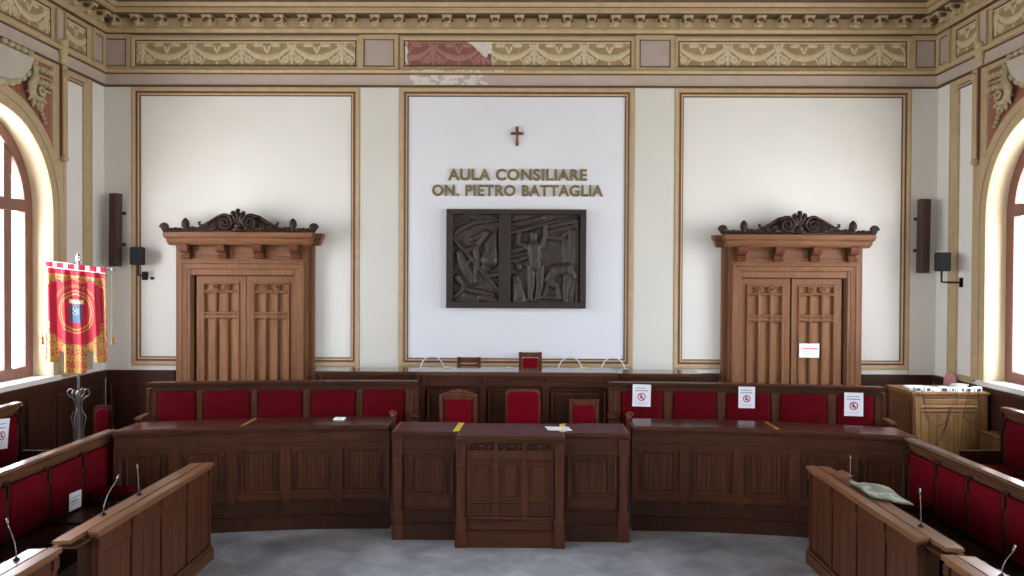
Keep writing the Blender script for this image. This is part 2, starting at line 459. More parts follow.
# frieze ornament as a low relief
def cap(X, Z, a, b, ra, rb):
    ax, az = a; bx, bz = b; dx, dz = bx-ax, bz-az; L = dx*dx+dz*dz+1e-12
    t = np.clip(((X-ax)*dx+(Z-az)*dz)/L, 0, 1)
    d = np.hypot(X-ax-t*dx, Z-az-t*dz); r = ra+(rb-ra)*t
    q = np.clip(1-(d/r)**2, 0, None)
    return np.sqrt(q)*r
def ringf(X, Z, c, R, r):
    d = np.abs(np.hypot(X-c[0], Z-c[1])-R)
    return np.sqrt(np.clip(1-(d/r)**2, 0, None))*r
PX = .72/400.
def ornament(X, Z):
    """X in metres relative to a garland centre (period .72), Z in metres above the panel's foot"""
    x = ((X+.36) % .72)-.36
    H = np.zeros_like(x)
    def c(px, py): return ((px-390)*PX, (300-py)*PX)
    def seg(a, b, ra, rb=None):
        nonlocal H
        H = np.maximum(H, cap(x, Z, c(*a), c(*b), ra*PX, (rb or ra)*PX))
    for s in (1, -1):
        def mx(p): return (390+s*(p[0]-390), p[1])
        P = [(590, 130), (545, 165), (500, 196), (450, 218), (390, 226)]; R = [8, 13, 18, 22, 25]
        for i in range(4): seg(mx(P[i]), mx(P[i+1]), R[i], R[i+1])
        seg(mx((410, 142)), mx((392, 190)), 11, 5)
        seg(mx((475, 215)), mx((520, 285)), 8, 5)
        seg(mx((590, 215)), mx((590, 275)), 18, 7); seg(mx((590, 130)), mx((590, 185)), 15, 24)
        seg(mx((560, 120)), mx((575, 150)), 10); seg(mx((565, 195)), mx((545, 220)), 8)
        seg(mx((460, 118)), mx((460, 122)), 19); seg(mx((430, 122)), mx((440, 128)), 11); seg(mx((487, 126)), mx((480, 130)), 11)
        H = np.maximum(H, ringf(x, Z, c(*mx((540, 240))), 22*PX, 8*PX))
        seg(mx((540, 240)), mx((541, 242)), 9)
    seg((390, 268), (390, 272), 10)
    seg((190, 101), (590, 101), 6)
    rr = np.random.RandomState(3)
    return H
def frieze_panel(fn, u0, u1, v0, v1, phase, w0=.022, res=.008, matfn=None):
    nu = int((u1-u0)/res); nv = int((v1-v0)/res)
    U = np.linspace(u0, u1, nu+1); V = np.linspace(v0, v1, nv+1)
    UU, VV = np.meshgrid(U, V, indexing='ij')
    sc = .385/(v1-v0)
    H = ornament(UU-phase, (VV-v0)*sc)
    m = MB()
    vs = [fn(UU[i, j], VV[i, j], w0+.22*H[i, j]) for i in range(nu+1) for j in range(nv+1)]
    k = nv+1
    m.v = [tuple(map(float, q)) for q in vs]
    for i in range(nu):
        for j in range(nv):
            h = (H[i, j]+H[i+1, j]+H[i, j+1]+H[i+1, j+1])/4
            mi = 1 if h > .0035 else 0
            if matfn: mi = matfn(UU[i, j], VV[i, j], mi)
            m.f.append([i*k+j, (i+1)*k+j, (i+1)*k+j+1, i*k+j+1]); m.m.append(mi)
    return m
FM = ['ochre_dark', 'relief_cream', 'pink_paint', 'pink_relief', 'bare_plaster']
from mathutils import noise as mnoise
def hsh(x, y): return mnoise.noise(Vector((x*9, y*14, .3)))*1.2+mnoise.noise(Vector((x*31, y*40, 1.3)))*.5
def damaged(u, v, mi):
    # red underpaint and bare plaster left of the middle panel
    e = .02*hsh(u, v)
    t = (u+1.686)/1.25; q = (v-5.616)/.385
    if u < -1.63+e*.6: return 4 if hsh(u*2, v*2) > -.2 else mi
    if u > -.42+e*.5: return mi
    edge = -.82+.46*(1-q)**.9 if q > .25 else -.44
    if u < edge+e: return 3 if mi else 2
    if u < -.50+.12*(q-.4)+e and q > .18: return 4
    return 2 if q < .5 and u < -.43 else 4
FPAN = [(-5.557, -2.365, -5.557+.46), (-1.686, 1.575, -1.686+.79), (2.245, 5.5, 2.245+.35+.0)]
for k, (a, b, ph) in enumerate(FPAN):
    frieze_panel(bk, a+.02, b-.02, 5.62, 6.0, ph, matfn=damaged if k == 1 else None).build('frieze_panel', FM, cor, smooth=True)
    r = MB(); r.rings(bk, a-.05, b+.05, 5.58, 6.05, [(0, .02, 0), (0, .05, 0), (.03, .05, 0), (.05, .03, 1), (.062, .03, 1), (.07, .022, 0)])
    r.build('frieze_frame', ['ochre', 'line_brown'], cor)
for (a, b) in ((-5.963, -5.688), (-2.247, -1.828), (1.702, 2.119), (5.623, 5.883)):
    r = MB(); r.rings(bk, a-.07, b+.07, 5.56, 6.07, [(0, .02, 0), (0, .065, 0), (.05, .065, 0), (.06, .05, 1), (.07, .05, 1), (.075, .045, 2)], fill=2)
    r.build('frieze_block', ['ochre', 'line_brown', 'mauve_deep'], cor)
# worn patch on the grey band under the damaged panel
def worn():
    m = MB(); nu, nv = 180, 18
    for i in range(nu):
        for j in range(nv):
            u = -1.6+1.35*i/nu; v = 5.365+.2*j/nv
            if v > 5.50 and not v > 5.53: continue
            s = hsh(u, v*1.2)-.45*max(0, u+.95)*1.6+.08
            if s > .05:
                du, dv = 1.35/nu, .2/nv; w = .0325 if v < 5.505 else .0925
                m.add([bk(u, v, w), bk(u+du, v, w), bk(u+du, v+dv, w), bk(u, v+dv, w)], [(0, 1, 2, 3)])
    return m
worn().build('worn_patch', 'bare_plaster', cor)
def side_frieze(fn, yc, sgn):
    # blocks and panels on a side wall, from the corner towards the gallery
    r = MB(); r.rings(fn, 11.08, 11.42, 5.57, 6.07, [(0, .02, 0), (0, .05, 0), (.05, .05, 0), (.06, .035, 1), (.07, .035, 1), (.075, .03, 2)], fill=2)
    r.build('frieze_block', ['ochre', 'line_brown', 'mauve_deep'], cor)
    for (a, b) in ((10.42, 10.96), (yc-1.2+.0, 10.12), (yc-1.9, yc-1.3)):
        frieze_panel(fn, a+.03, b-.03, 5.62, 6.0, (a+b)/2).build('frieze_panel', FM, cor, smooth=True)
        q = MB(); q.rings(fn, a-.03, b+.03, 5.58, 6.05, [(0, .02, 0), (0, .05, 0), (.03, .05, 0), (.045, .03, 1), (.055, .03, 1), (.065, .022, 0)])
        q.build('frieze_frame', ['ochre', 'line_brown'], cor)
    g = MB(); g.rings(fn, 10.2, 10.34, 5.6, 6.04, [(0, .02, 0), (0, .055, 0), (.02, .055, 1), (.03, .05, 1)], fill=1)
    g.build('frieze_block', ['ochre', 'mauve'], cor)
    c = MB(); c.ell(fn(10.3, 5.6, .07), .07, .06, .07); c.ell(fn(10.3, 5.5, .07), .055, .055, .11); c.ell(fn(10.3, 5.4, .06), .04, .04, .05)
    c.build('corbel', 'gilt', cor, smooth=True)
    # strip with a ball end hanging beside the arch, and the vertical fascias
    t = MB()
    def bx(y0, y1, z0, z1, w0, w1, mi):
        P = [fn(y, z, w) for w in (w0, w1) for (y, z) in ((y0, z0), (y1, z0), (y1, z1), (y0, z1))]
        t.add(P, [(0, 1, 2, 3), (4, 5, 6, 7), (0, 1, 5, 4), (1, 2, 6, 5), (2, 3, 7, 6), (3, 0, 4, 7)], mi)
    d = yc-8.97
    bx(d+10.30, d+10.4, 4.16, 5.33, .0, .075, 0); bx(d+10.285, d+10.30, 4.16, 5.33, 0, .06, 1)
    t.ell(fn(d+10.345, 4.13, .06), .05, .055, .05, mi=0); t.ell(fn(d+10.36, 5.24, .08), .06, .06, .05, mi=0)
    bx(yc+WR+.0, d+10.3, 4.1, 5.33, 0, .03, 0); bx(yc+WR+.1, d+10.445, 3.3, 4.5, 0, .022, 0)
    # framed panel between arch and corner
    bx(10.87, 11.07, 1.3, 5.32, 0, .03, 0);  bx(11.06, 11.072, 1.3, 5.32, 0, .036, 0)
    bx(d+10.44, 10.87, 5.2, 5.32, 0, .03, 0); bx(d+10.47, 10.87, 5.225, 5.24, .0, .036, 2); bx(d+10.47, 10.87, 5.19, 5.2, 0, .03, 2)
    bx(d+10.44, 10.87, 1.26, 1.33, 0, .03, 0)
    bx(yc+WR+.24, d+10.445, 1.27, 5.33, 0, .028, 0)
    # spandrel: red ground above the arch, gilt bars
    N = 30; r1 = WR+.245
    for i in range(N):
        a0, a1 = PI*i/N, PI*(i+1)/N
        p = (yc+r1*math.cos(a0), WZ+r1*math.sin(a0)); q = (yc+r1*math.cos(a1), WZ+r1*math.sin(a1))
        lim = lambda y: max(yc-1.17, min(yc+1.15, y))
        p = (lim(p[0]), p[1]); q = (lim(q[0]), q[1])
        if p[1] < 3.95 and q[1] < 3.95: continue
        t.add([fn(p[0], p[1], .012), fn(q[0], q[1], .012), fn(q[0], 5.28, .012), fn(p[0], 5.28, .012)], [(0, 1, 2, 3)], 3)
    bx(yc-1.15, yc+1.165, 5.26, 5.325, 0, .027, 0); bx(yc-1.3, yc-1.15, 3.4, 5.32, 0, .03, 0)
    return t
def cartouche(fn, yc, name, label):
    root = thing(name, label, 'wall ornament', kind='structure')
    t = side_frieze(fn, yc, 1)
    t.build('panel_moulding', ['ochre', 'maroon', 'line_brown', 'brick_red'], root)
    s = MB(); pts = [(-.66, 5.24), (-.6, 5.1), (-.42, 4.93), (-.2, 4.86), (0, 4.85), (.2, 4.86), (.42, 4.93), (.6, 5.1), (.66, 5.24)]
    k = len(pts)
    vs = [fn(yc+y, z, .02) for (y, z) in pts]+[fn(yc+y*.96, 5.05+(z-5.05)*.94, .12) for (y, z) in pts]
    s.add(vs, [(i, (i+1) % k, k+(i+1) % k, k+i) for i in range(k)]+[tuple(range(k, 2*k))])
    s.build('shield', 'cartouche_grey', root)
    o = MB()
    for sg in (-1, 1):
        def T(y, z, w): return fn(yc+sg*y, z, w)
        # scrolled leaves beside the shield
        o.tube([T(.62, 5.26, .05), T(.69, 5.16, .09), T(.66, 5.02, .12), T(.58, 4.92, .12), T(.62, 4.82, .1), T(.72, 4.74, .07)], [.02, .035, .045, .05, .04, .02], 8)
        sp = [T(.80+.12*(1-i/26)*math.cos(1.2+i*.5), 4.86+.12*(1-i/26)*math.sin(1.2+i*.5), .06+.003*i) for i in range(26)]
        o.tube(sp, [.036-.0009*i for i in range(26)], 8)
        for j in range(7):
            an = 2.6+j*.5; o.tube([T(.80+.1*math.cos(an), 4.86+.1*math.sin(an), .05), T(.80+.17*math.cos(an), 4.86+.17*math.sin(an), .07), T(.80+.21*math.cos(an+.25), 4.86+.21*math.sin(an+.25), .05)], [.02, .028, .01], 6)
        for j in range(5): o.ell(T(.86+.03*j, 4.72-.05*j, .04), .03, .03, .04-.004*j, 8, 6)
        for j in range(4): o.ell(T(.7+.02*(j % 2), 5.2-.06*j, .09), .035, .035, .03, 8, 6)
        for r_, z_ in ((0, 5.16), (1, 5.0)):
            for j in range(4): o.ell(T(.8+.09*j, z_, .05), .04, .04, .045, 8, 6)
        o.tube([T(.74, 5.08, .04), T(1.13, 5.08, .03)], .016, 6); o.tube([T(.78, 4.92, .04), T(1.13, 4.92, .03)], .012, 6)
        for j in range(5): o.ell(T(.1+.12*j, 5.28, .1), .045, .05, .04, 8, 6)
        for j in range(6): o.ell(T(.08+.1*j, 4.83+.015*j*j*.55, .07), .05, .05, .05, 8, 6)
    o.build('scrollwork', 'stone_scroll', root, smooth=True)
cartouche(lf, WIN_L[0], 'trim_5', 'grey shield with gilt scrolls on red spandrels above the window behind the banner')
cartouche(rt, WIN_R[0], 'trim_6', 'grey shield with gilt scrolls on red spandrels above the window beside the cabinet')

# wainscot
def wain(fn, y0, y1, gaps, name, label):
    m = MB()
    def bx(u0, u1, z0, z1, w0, w1, mi=0):
        P = [fn(u, z, w) for w in (w0, w1) for (u, z) in ((u0, z0), (u1, z0), (u1, z1), (u0, z1))]
        m.add(P, [(0, 1, 2, 3), (4, 5, 6, 7), (0, 1, 5, 4), (1, 2, 6, 5), (2, 3, 7, 6), (3, 0, 4, 7)], mi)
    for (a, b) in gaps:
        bx(a, b, 0, 1.2, 0, .03); bx(a, b, 1.2, 1.245, 0, .07); bx(a, b, 1.13, 1.2, 0, .045); bx(a, b, 0, .16, 0, .05)
        n = max(1, round((b-a)/.62))
        for i in range(n):
            p, q = a+(b-a)*i/n+.05, a+(b-a)*(i+1)/n-.05
            m.rings(fn, p, q, .24, 1.06, [(0, .03, 0), (0, .045, 0), (.02, .045, 0), (.035, .02, 0), (.06, .02, 0), (.075, .035, 0)], fill=0)
    return structure(m.build(name, 'wainscot'), label, 'wainscot')
wain(bk, 0, 0, [(XL+.03, -4.98), (-2.94, 2.86), (4.9, XR-.03)], 'baseboard_back', 'dark panelled wood wainscot along the end wall')
wain(lf, 0, 0, [(2.0, YB-.06)], 'baseboard_left', 'dark panelled wood wainscot below the left window')
wain(rt, 0, 0, [(2.0, YB-.06)], 'baseboard_right', 'dark panelled wood wainscot below the right window')

# ------------------------------------------------------------------ doors
def spiral(cx, cz, r0, turns, sgn, y, n=40, start=0.):
    return [(cx+sgn*r0*(1-.86*i/n)*math.cos(start+turns*2*PI*i/n), y, cz+r0*(1-.86*i/n)*math.sin(start+turns*2*PI*i/n)) for i in range(n+1)]
def make_door(idx, xc, label, gap_side):
    root = thing('door_%d' % idx, label, 'door', (xc, YB, 0), kind='structure')
    # outer casing and front layer, y runs towards the room as negative
    c = MB()
    for s in (-1, 1):
        a, b = sorted((s*1.0, s*.80)); c.box(a, b, -.06, -.002, 0, 2.84)
        a, b = sorted((s*.92, s*.745)); c.box(a, b, -.17, -.06, 0, 2.84)
    c.box(-1.0, 1.0, -.06, -.002, 2.84, 3.06); c.box(-.92, .92, -.17, -.06, 2.84, 3.06)
    c.box(-.745, .745, -.16, -.03, 2.62, 2.84)
    c.build('casing', 'door_wood', root, bevel=.006)
    a = MB()
    def pl(u, v, w): return (u, -w, v)
    a.rings(pl, -.89, .89, .02, 2.82, [(0, .17, 0), (0, .2, 0), (.03, .205, 0), (.045, .185, 0), (.1, .18, 0), (.11, .165, 0), (.13, .16, 0), (.15, .1, 0), (.165, .06, 0)], open_bottom=True)
    a.build('architrave', 'door_wood', root)
    fz = MB()
    fz.box(-.92, .92, -.2, -.17, 2.83, 2.85)
    for i in range(3):
        x0 = -.78+.52*i+.08; x1 = x0+.36
        fz.rings(pl, x0, x1, 2.875, 3.04, [(0, .17, 0), (0, .19, 0), (.012, .19, 0), (.022, .175, 0)], fill=0)
    fz.build('frieze_board', 'door_wood_h', root)
    # cornice: wide shallow slab and a deeper middle
    prof = [(0, 3.05), (.06, 3.05), (.08, 3.07), (.1, 3.1), (.1, 3.13), (.14, 3.16), (.15, 3.2), (.15, 3.22), (0, 3.22)]
    k = MB()
    def cornice(hw, p0, ext):
        n = len(prof); vs = []
        for (x, yb, s) in ((-hw, 1, -1), (-hw, 0, -1), (hw, 0, 1), (hw, 1, 1)):
            for (p, z) in prof:
                q = p*ext
                vs.append((x+s*q, (-.003 if yb else -(p0+q)), z))
        fs = [(i*n+j, i*n+(j+1) % n, (i+1)*n+(j+1) % n, (i+1)*n+j) for i in range(3) for j in range(n)]
        k.add(vs, fs)
        k.box(-hw, hw, -p0, -.003, 3.05, 3.22)
    cornice(1.03, .06, .75); cornice(.93, .26, .75)
    k.build('cornice', 'door_wood_h', root)
    # four scrolled brackets
    br = MB(); br.prism([(-.17, 2.85), (-.22, 2.85), (-.25, 2.88), (-.24, 2.93), (-.3, 2.96), (-.345, 3.0), (-.345, 3.048), (-.17, 3.048)], 'x', -.055, .055)
    br.tube([(-.062, -.3, 2.985), (.062, -.3, 2.985)], .04, 12); br.tube([(-.062, -.235, 2.88), (.062, -.235, 2.88)], .03, 12)
    b0 = br.build('bracket', 'chair_wood', root)
    for i, x in enumerate((-.78, -.26, .26, .78)):
        b = b0 if i == 0 else b0.copy()
        if i: COL.objects.link(b)
        b.location.x = x
    # carved crest
    m = MB(); y = -.3
    m.box(-1.06, 1.06, y-.05, y+.05, 3.222, 3.25)
    for s in (-1, 1):
        m.tube(spiral(s*.175, 3.355, .118, 2.0, s, y-.075, start=.6), [.021-.0002*i for i in range(41)], 8)
        m.ell((s*.175, y, 3.355), .125, .05, .118, 18, 10)
        # long sloping scroll
        m.prism([(s*.1, 3.25), (s*.2, 3.46), (s*.27, 3.44), (s*.36, 3.385), (s*.46, 3.33), (s*.55, 3.3), (s*.6, 3.25)], 'y', y-.035, y+.035)
        m.tube([(s*.1, y-.03, 3.45), (s*.2, y-.03, 3.462), (s*.29, y-.03, 3.44), (s*.4, y-.03, 3.37), (s*.5, y-.03, 3.315), (s*.55, y-.03, 3.33), (s*.56, y-.03, 3.36), (s*.53, y-.03, 3.365)], [.014, .02, .02, .02, .018, .02, .018, .01], 8)
        m.tube(spiral(s*.335, 3.3, .05, 1.5, -s, y-.04, 20), .014, 6); m.tube(spiral(s*.44, 3.285, .036, 1.5, -s, y-.04, 20), .012, 6)
        for j in range(5): m.ell((s*(.5+.05*j), y, 3.265+.012*(j % 2)), .034, .05, .03, 8, 6)
        # acorn
        m.lathe([(.03, 0), (.045, .03), (.03, .05), (.05, .07), (.055, .11), (.045, .15), (.02, .18), (.004, .19)], (s*.76, y, 3.235), 14)
        for j in range(4): m.ell((s*(.84+.06*j), y, 3.262), .04, .045, .025+.006*(j % 2), 8, 6)
        m.ell((s*.70, y, 3.27), .05, .045, .035, 8, 6)
        m.tube(spiral(s*1.05, 3.285, .06, 1.6, s, y-.01, 24), .022, 8); m.ell((s*1.05, y, 3.285), .055, .04, .055, 12, 8)
    # shell in the middle
    for j in range(-2, 3):
        an = j*.36; L = .22-.02*abs(j)
        m.tube([(0, y-.02, 3.3), (.55*L*math.sin(an), y-.05, 3.3+.6*L*math.cos(an)), (L*math.sin(an), y-.06, 3.3+L*math.cos(an))], [.025, .03, .034], 8)
        m.ell((L*math.sin(an), y-.05, 3.3+L*math.cos(an)), .036, .035, .036, 8, 6)
    m.ell((0, y-.03, 3.3), .07, .05, .07); m.ell((0, y-.06, 3.26), .09, .04, .03)
    m.build('carved_crest', 'crest_wood', root, smooth=True)
    # leaves
    lw = .71
    lf_ = MB()
    def leaf(mb):
        # local: x 0..lw, z 0..2.6 ; front at y = -.05
        px0, px1 = .1, lw-.1
        mb.box(0, px0, -.05, -.01, 0, 2.6); mb.box(px1, lw, -.05, -.01, 0, 2.6)
        for (z0, z1) in ((2.5, 2.6), (.0, .18), (.85, .95)): mb.box(px0, px1, -.05, -.01, z0, z1)
        mb.box(px0, px1, -.016, -.01, .1, 2.55, mi=1)
        def mould(u0, u1, v0, v1):
            mb.rings(pl, u0, u1, v0, v1, [(-.014, .05, 0), (-.006, .07, 0), (.014, .07, 0), (.024, .017, 0)])
        mould(px0, px1, .95, 2.5); mould(px0, px1, .18, .85)
        for zc in (2.375,): mb.tube([(px0, -.045, zc), (px1, -.045, zc)], .022, 8); mb.box(px0, px1, -.036, -.016, zc-.014, zc+.014)
        for zc in (2.065, 2.005): mb.tube([(px0-.01, -.045, zc), (px1+.01, -.045, zc)], .022, 8)
        mb.box(px0, px1, -.05, -.02, 2.0, 2.07)
        w3 = (px1-px0)/3
        for j in (1, 2):
            x = px0+w3*j
            mb.tube([(x, -.042, .95), (x, -.042, 2.42)], .022, 8)
            mb.box(x-.024, x+.024, -.034, -.016, .95, 2.41)
            mb.tube([(x, -.035, .18), (x, -.035, .85)], .02, 8)
    leaf(lf_)
    A = lf_.build('door_leaf', ['door_wood', 'door_panel'], root, loc=(-lw-.005+(.03 if gap_side < 0 else -.035), -.045, .01), smooth=False)
    rd = MB(); rd.ell((0, -.05, 0), .02, .03, .02, 12, 8)
    rd.tube([(.036*math.cos(q*PI/8), -.048, .036*math.sin(q*PI/8)) for q in range(17)], .014, 8)
    rd.box(-.018, .018, -.045, -.017, -.02, .02)
    R0 = rd.build('roundel', 'door_wood', A, smooth=True)
    w3 = (lw-.2)/3
    R0.location = (.1+w3, 0, 2.44)
    r1 = R0.copy(); COL.objects.link(r1); r1.location = (.1+2*w3, 0, 2.44)
    B = A.copy(); COL.objects.link(B); B.location = (.005+(.03 if gap_side < 0 else -.02), -.045, .01)
    for q in (R0, r1):
        d = q.copy(); COL.objects.link(d); d.parent = B
    v = MB(); v.box(-.745, .745, -.045, -.002, 0, 2.62); v.build('reveal', 'dark_void', root)
    return root
make_door(1, -3.955, 'carved wooden double door behind the bench without notices', -1)
make_door(2, 3.885, 'carved wooden double door with a white sheet taped to it', 1)

# ------------------------------------------------------------------ things on the end wall
def text_mesh(body, ext=.01, bold=.0, space=1.):
    cu = bpy.data.curves.new('txt', 'FONT'); cu.body = body; cu.size = 1; cu.extrude = ext; cu.offset = bold; cu.resolution_u = 4; cu.space_character = space
    o = bpy.data.objects.new('txt', cu); COL.objects.link(o)
    dg = bpy.context.evaluated_depsgraph_get()
    me = bpy.data.meshes.new_from_object(o.evaluated_get(dg))
    vs = np.array([v.co[:] for v in me.vertices]); fs = [list(p.vertices) for p in me.polygons]
    bpy.data.objects.remove(o); bpy.data.curves.remove(cu); bpy.data.meshes.remove(me)
    return vs, fs
def islands(vs, fs):
    par = list(range(len(vs)))
    def fi(a):
        while par[a] != a: par[a] = par[par[a]]; a = par[a]
        return a
    # weld by position so caps and sides join
    key = {}
    for i, v in enumerate(vs):
        k = tuple(np.round(v, 5))
        if k in key: par[fi(i)] = fi(key[k])
        else: key[k] = i
    for f_ in fs:
        for q in f_[1:]: par[fi(q)] = fi(f_[0])
    out = {}
    for f_ in fs: out.setdefault(fi(f_[0]), []).append(f_)
    return list(out.values())
sign = thing('wall_lettering', 'two lines of brass capital letters above the bronze relief', 'sign', (0, YB, 0))
for body, x0, x1, z0, z1 in (('AULA CONSILIARE', -1.045, .955, 3.998, 4.168), ('ON. PIETRO BATTAGLIA', -1.274, 1.186, 3.772, 3.94)):
    vs, fs = text_mesh(body, .012, .034, 1.1)
    a, b = vs[:, 0].min(), vs[:, 0].max(); c, d = vs[:, 1].min(), vs[:, 1].max()
    isl = sorted(islands(vs, fs), key=lambda L: min(vs[q][0] for f_ in L for q in f_))
    for L in isl:
        ids = sorted({q for f_ in L for q in f_}); mp = {q: i for i, q in enumerate(ids)}
        m = MB()
        m.add([(x0+(vs[q][0]-a)/(b-a)*(x1-x0), -.014-vs[q][2]*.8, z0+(vs[q][1]-c)/(d-c)*(z1-z0)) for q in ids], [[mp[q] for q in f_] for f_ in L])
        # two stand-off pins hold each letter
        xs = [v[0] for v in m.v]; xm = (min(xs)+max(xs))/2
        m.build('letter', 'brass_letter', sign)
# crucifix
cr = thing('crucifix', 'small reddish wooden crucifix on the wall above the brass letters', 'crucifix', (-.053, YB, 4.635))
m = MB(); m.box(-.019, .019, -.03, -.005, -.137, .137); m.box(-.09, .09, -.032, -.006, .02, .058)
m.build('cross', 'cross_wood', cr, bevel=.003)
m = MB(); m.tube([(0, -.045, .035), (0, -.05, -.02), (.004, -.048, -.09)], [.014, .013, .007], 8); m.ell((0, -.05, .058), .011, .012, .014, 8, 6)
m.tube([(-.07, -.042, .05), (-.03, -.046, .04), (0, -.046, .03), (.03, -.046, .04), (.07, -.042, .05)], .006, 6)
m.build('corpus', 'corpus_metal', cr, smooth=True)

# bronze relief
rel = thing('bronze_relief', 'large dark bronze relief of labouring figures in two framed halves', 'relief', (-.058, YB, 2.168))
RW, RH = 2.0, 1.41; U = RW/760.
def rc(px, py): return ((px-420)*U, (565-py)*U)
m = MB()
def bx3(mb, p0, p1, d0, d1):
    a = rc(*p0); b = rc(*p1); mb.box(min(a[0], b[0]), max(a[0], b[0]), -d1, -d0, min(a[1], b[1]), max(a[1], b[1]))
bx3(m, (40, 28), (800, 55), .004, .1); bx3(m, (40, 532), (800, 565), .004, .1); bx3(m, (40, 55.5), (75, 531.5), .004, .1); bx3(m, (768, 55.5), (800, 531.5), .004, .1)
m.build('frame', 'bronze_frame', rel, bevel=.006)
m = MB(); bx3(m, (327, 55), (390, 532), .004, .095); m.build('divider', 'bronze_frame', rel, bevel=.006)
def relief(x0, x1, y0, y1, caps, name):
    nu, nv = int((x1-x0)/3), int((y1-y0)/3)
    P = np.linspace(x0, x1, nu+1); Q = np.linspace(y0, y1, nv+1)
    A, B = np.meshgrid(P, Q, indexing='ij')
    H = 2.5*np.sin(A*.045+B*.03)+2*np.sin(A*.02-B*.05)+1.5*np.sin(A*.13+2*np.sin(B*.07))*np.sin(B*.11)
    for (pts, rr, lift) in caps:
        for i in range(len(pts)-1):
            ra = rr[i] if isinstance(rr, tuple) else rr; rb = rr[i+1] if isinstance(rr, tuple) else rr
            c = cap(A, B, pts[i], pts[i+1], ra, rb)
            c2 = np.where(c > 0, c*.85+lift+1.2*np.sin(A*.19+B*.07+2*np.sin(B*.06)), -99)
            H = np.maximum(H, c2)
    mb = MB(); k = nv+1
    for i in range(nu+1):
        for j in range(nv+1):
            x, z = rc(A[i, j], B[i, j]); mb.v.append((float(x), float(-.02-H[i, j]*U*.8), float(z)))
    for i in range(nu):
        for j in range(nv): mb.f.append([i*k+j, (i+1)*k+j, (i+1)*k+j+1, i*k+j+1]); mb.m.append(0)
    return mb.build(name, 'bronze', rel, smooth=True)
relief(74, 328, 54, 533, [
    ([(72, 185), (160, 275), (245, 380), (328, 470)], 11, 18), ([(72, 185), (110, 140), (190, 100), (328, 85)], (8, 16, 16, 8), 10),
    ([(300, 170), (275, 300)], (18, 52), 6), ([(318, 130), (270, 220)], (6, 26), 8), ([(275, 300), (255, 345)], (50, 30), 6),
    ([(150, 250), (195, 240), (212, 310), (190, 400)], (16, 20, 18, 16), 12), ([(110, 270), (135, 340), (185, 420)], (24, 32, 26), 4),
    ([(245, 383), (285, 390), (315, 383)], (11, 12, 14), 22), ([(140, 460), (220, 480), (295, 492)], (16, 20, 12), 8), ([(82, 505), (140, 460)], 13, 8),
    ([(100, 400), (140, 460), (120, 520)], (22, 14, 10), 2), ([(120, 65), (185, 105)], 11, 4), ([(180, 190), (250, 160), (215, 230)], (16, 24, 14), 2), ([(200, 90), (240, 65), (300, 70)], (10, 18, 8), 3),
    ([(230, 510), (310, 525)], 22, 3), ([(185, 300), (140, 330)], 14, 14)], 'carved_panel')
relief(389, 770, 54, 533, [
    ([(389, 155), (480, 135), (580, 105), (765, 62)], (12, 14, 10, 6), 18), ([(389, 110), (470, 100), (560, 70)], (16, 18, 14), 3), ([(389, 260), (470, 235)], 18, 0), ([(389, 310), (480, 290)], 16, 0),
    ([(590, 175), (660, 185), (720, 130)], (20, 18, 10), 0), ([(590, 150), (720, 120)], 14, 2), ([(690, 200), (700, 330)], (20, 24), 0), ([(755, 90), (755, 530)], 12, 6), ([(728, 150), (728, 330)], 26, 2),
    ([(515, 166), (517, 186)], (22, 19), 32), ([(516, 195), (518, 215)], 14, 18), ([(485, 232), (548, 228)], 26, 14), ([(517, 235), (523, 300), (525, 335)], (42, 34, 36), 14),
    ([(476, 225), (428, 212), (440, 140)], (17, 14, 11), 18), ([(560, 215), (574, 165), (580, 105)], (17, 13, 11), 20),
    ([(505, 340), (503, 430), (497, 512)], (26, 20, 13), 16), ([(548, 340), (550, 430), (537, 512)], (26, 20, 13), 16), ([(497, 515), (470, 524)], 11, 16), ([(537, 515), (512, 526)], 11, 14),
    ([(598, 410), (640, 360), (700, 350), (732, 395)], (28, 38, 36, 26), 10), ([(612, 425), (625, 435)], 24, 14), ([(600, 420), (575, 490)], 10, 12), ([(640, 430), (655, 505)], 11, 14),
    ([(700, 395), (692, 470), (690, 528)], (28, 18, 14), 10), ([(732, 400), (728, 470), (720, 530)], (24, 18, 14), 6), ([(560, 505), (660, 510)], 14, 8), ([(420, 400), (440, 520)], (22, 44), 2), ([(432, 330), (436, 345)], 20, 4)], 'carved_panel')

# column loudspeakers
def col_speaker(x, y, z, rz, tilt, label):
    r = thing('column_speaker', label, 'loudspeaker', (x, y, z), rz, 'column loudspeakers in the corners')
    m = MB(); m.box(-.07, .07, -.055, .055, 0, 1.04); m.build('cabinet', 'speaker_brown', r, bevel=.006)
    g = MB(); g.box(-.058, .058, -.062, -.0555, .02, 1.02)
    for i in range(28): g.box(-.056, .056, -.065, -.061, .03+.035*i, .045+.035*i)
    g.build('grille', 'speaker_brown', r)
    b = MB(); b.box(-.025, .025, .056, .16, .3, .34); b.box(-.025, .025, .056, .16, .75, .79); b.build('bracket', 'black_plastic', r)
    r.rotation_euler = (0, tilt, rz)
col_speaker(-5.775, 11.3, 2.735, -.35, .012, 'slim brown column loudspeaker in the corner above the banner')
col_speaker(5.685, 11.3, 2.70, .3, .012, 'slim brown column loudspeaker high in the corner above the light cabinet')
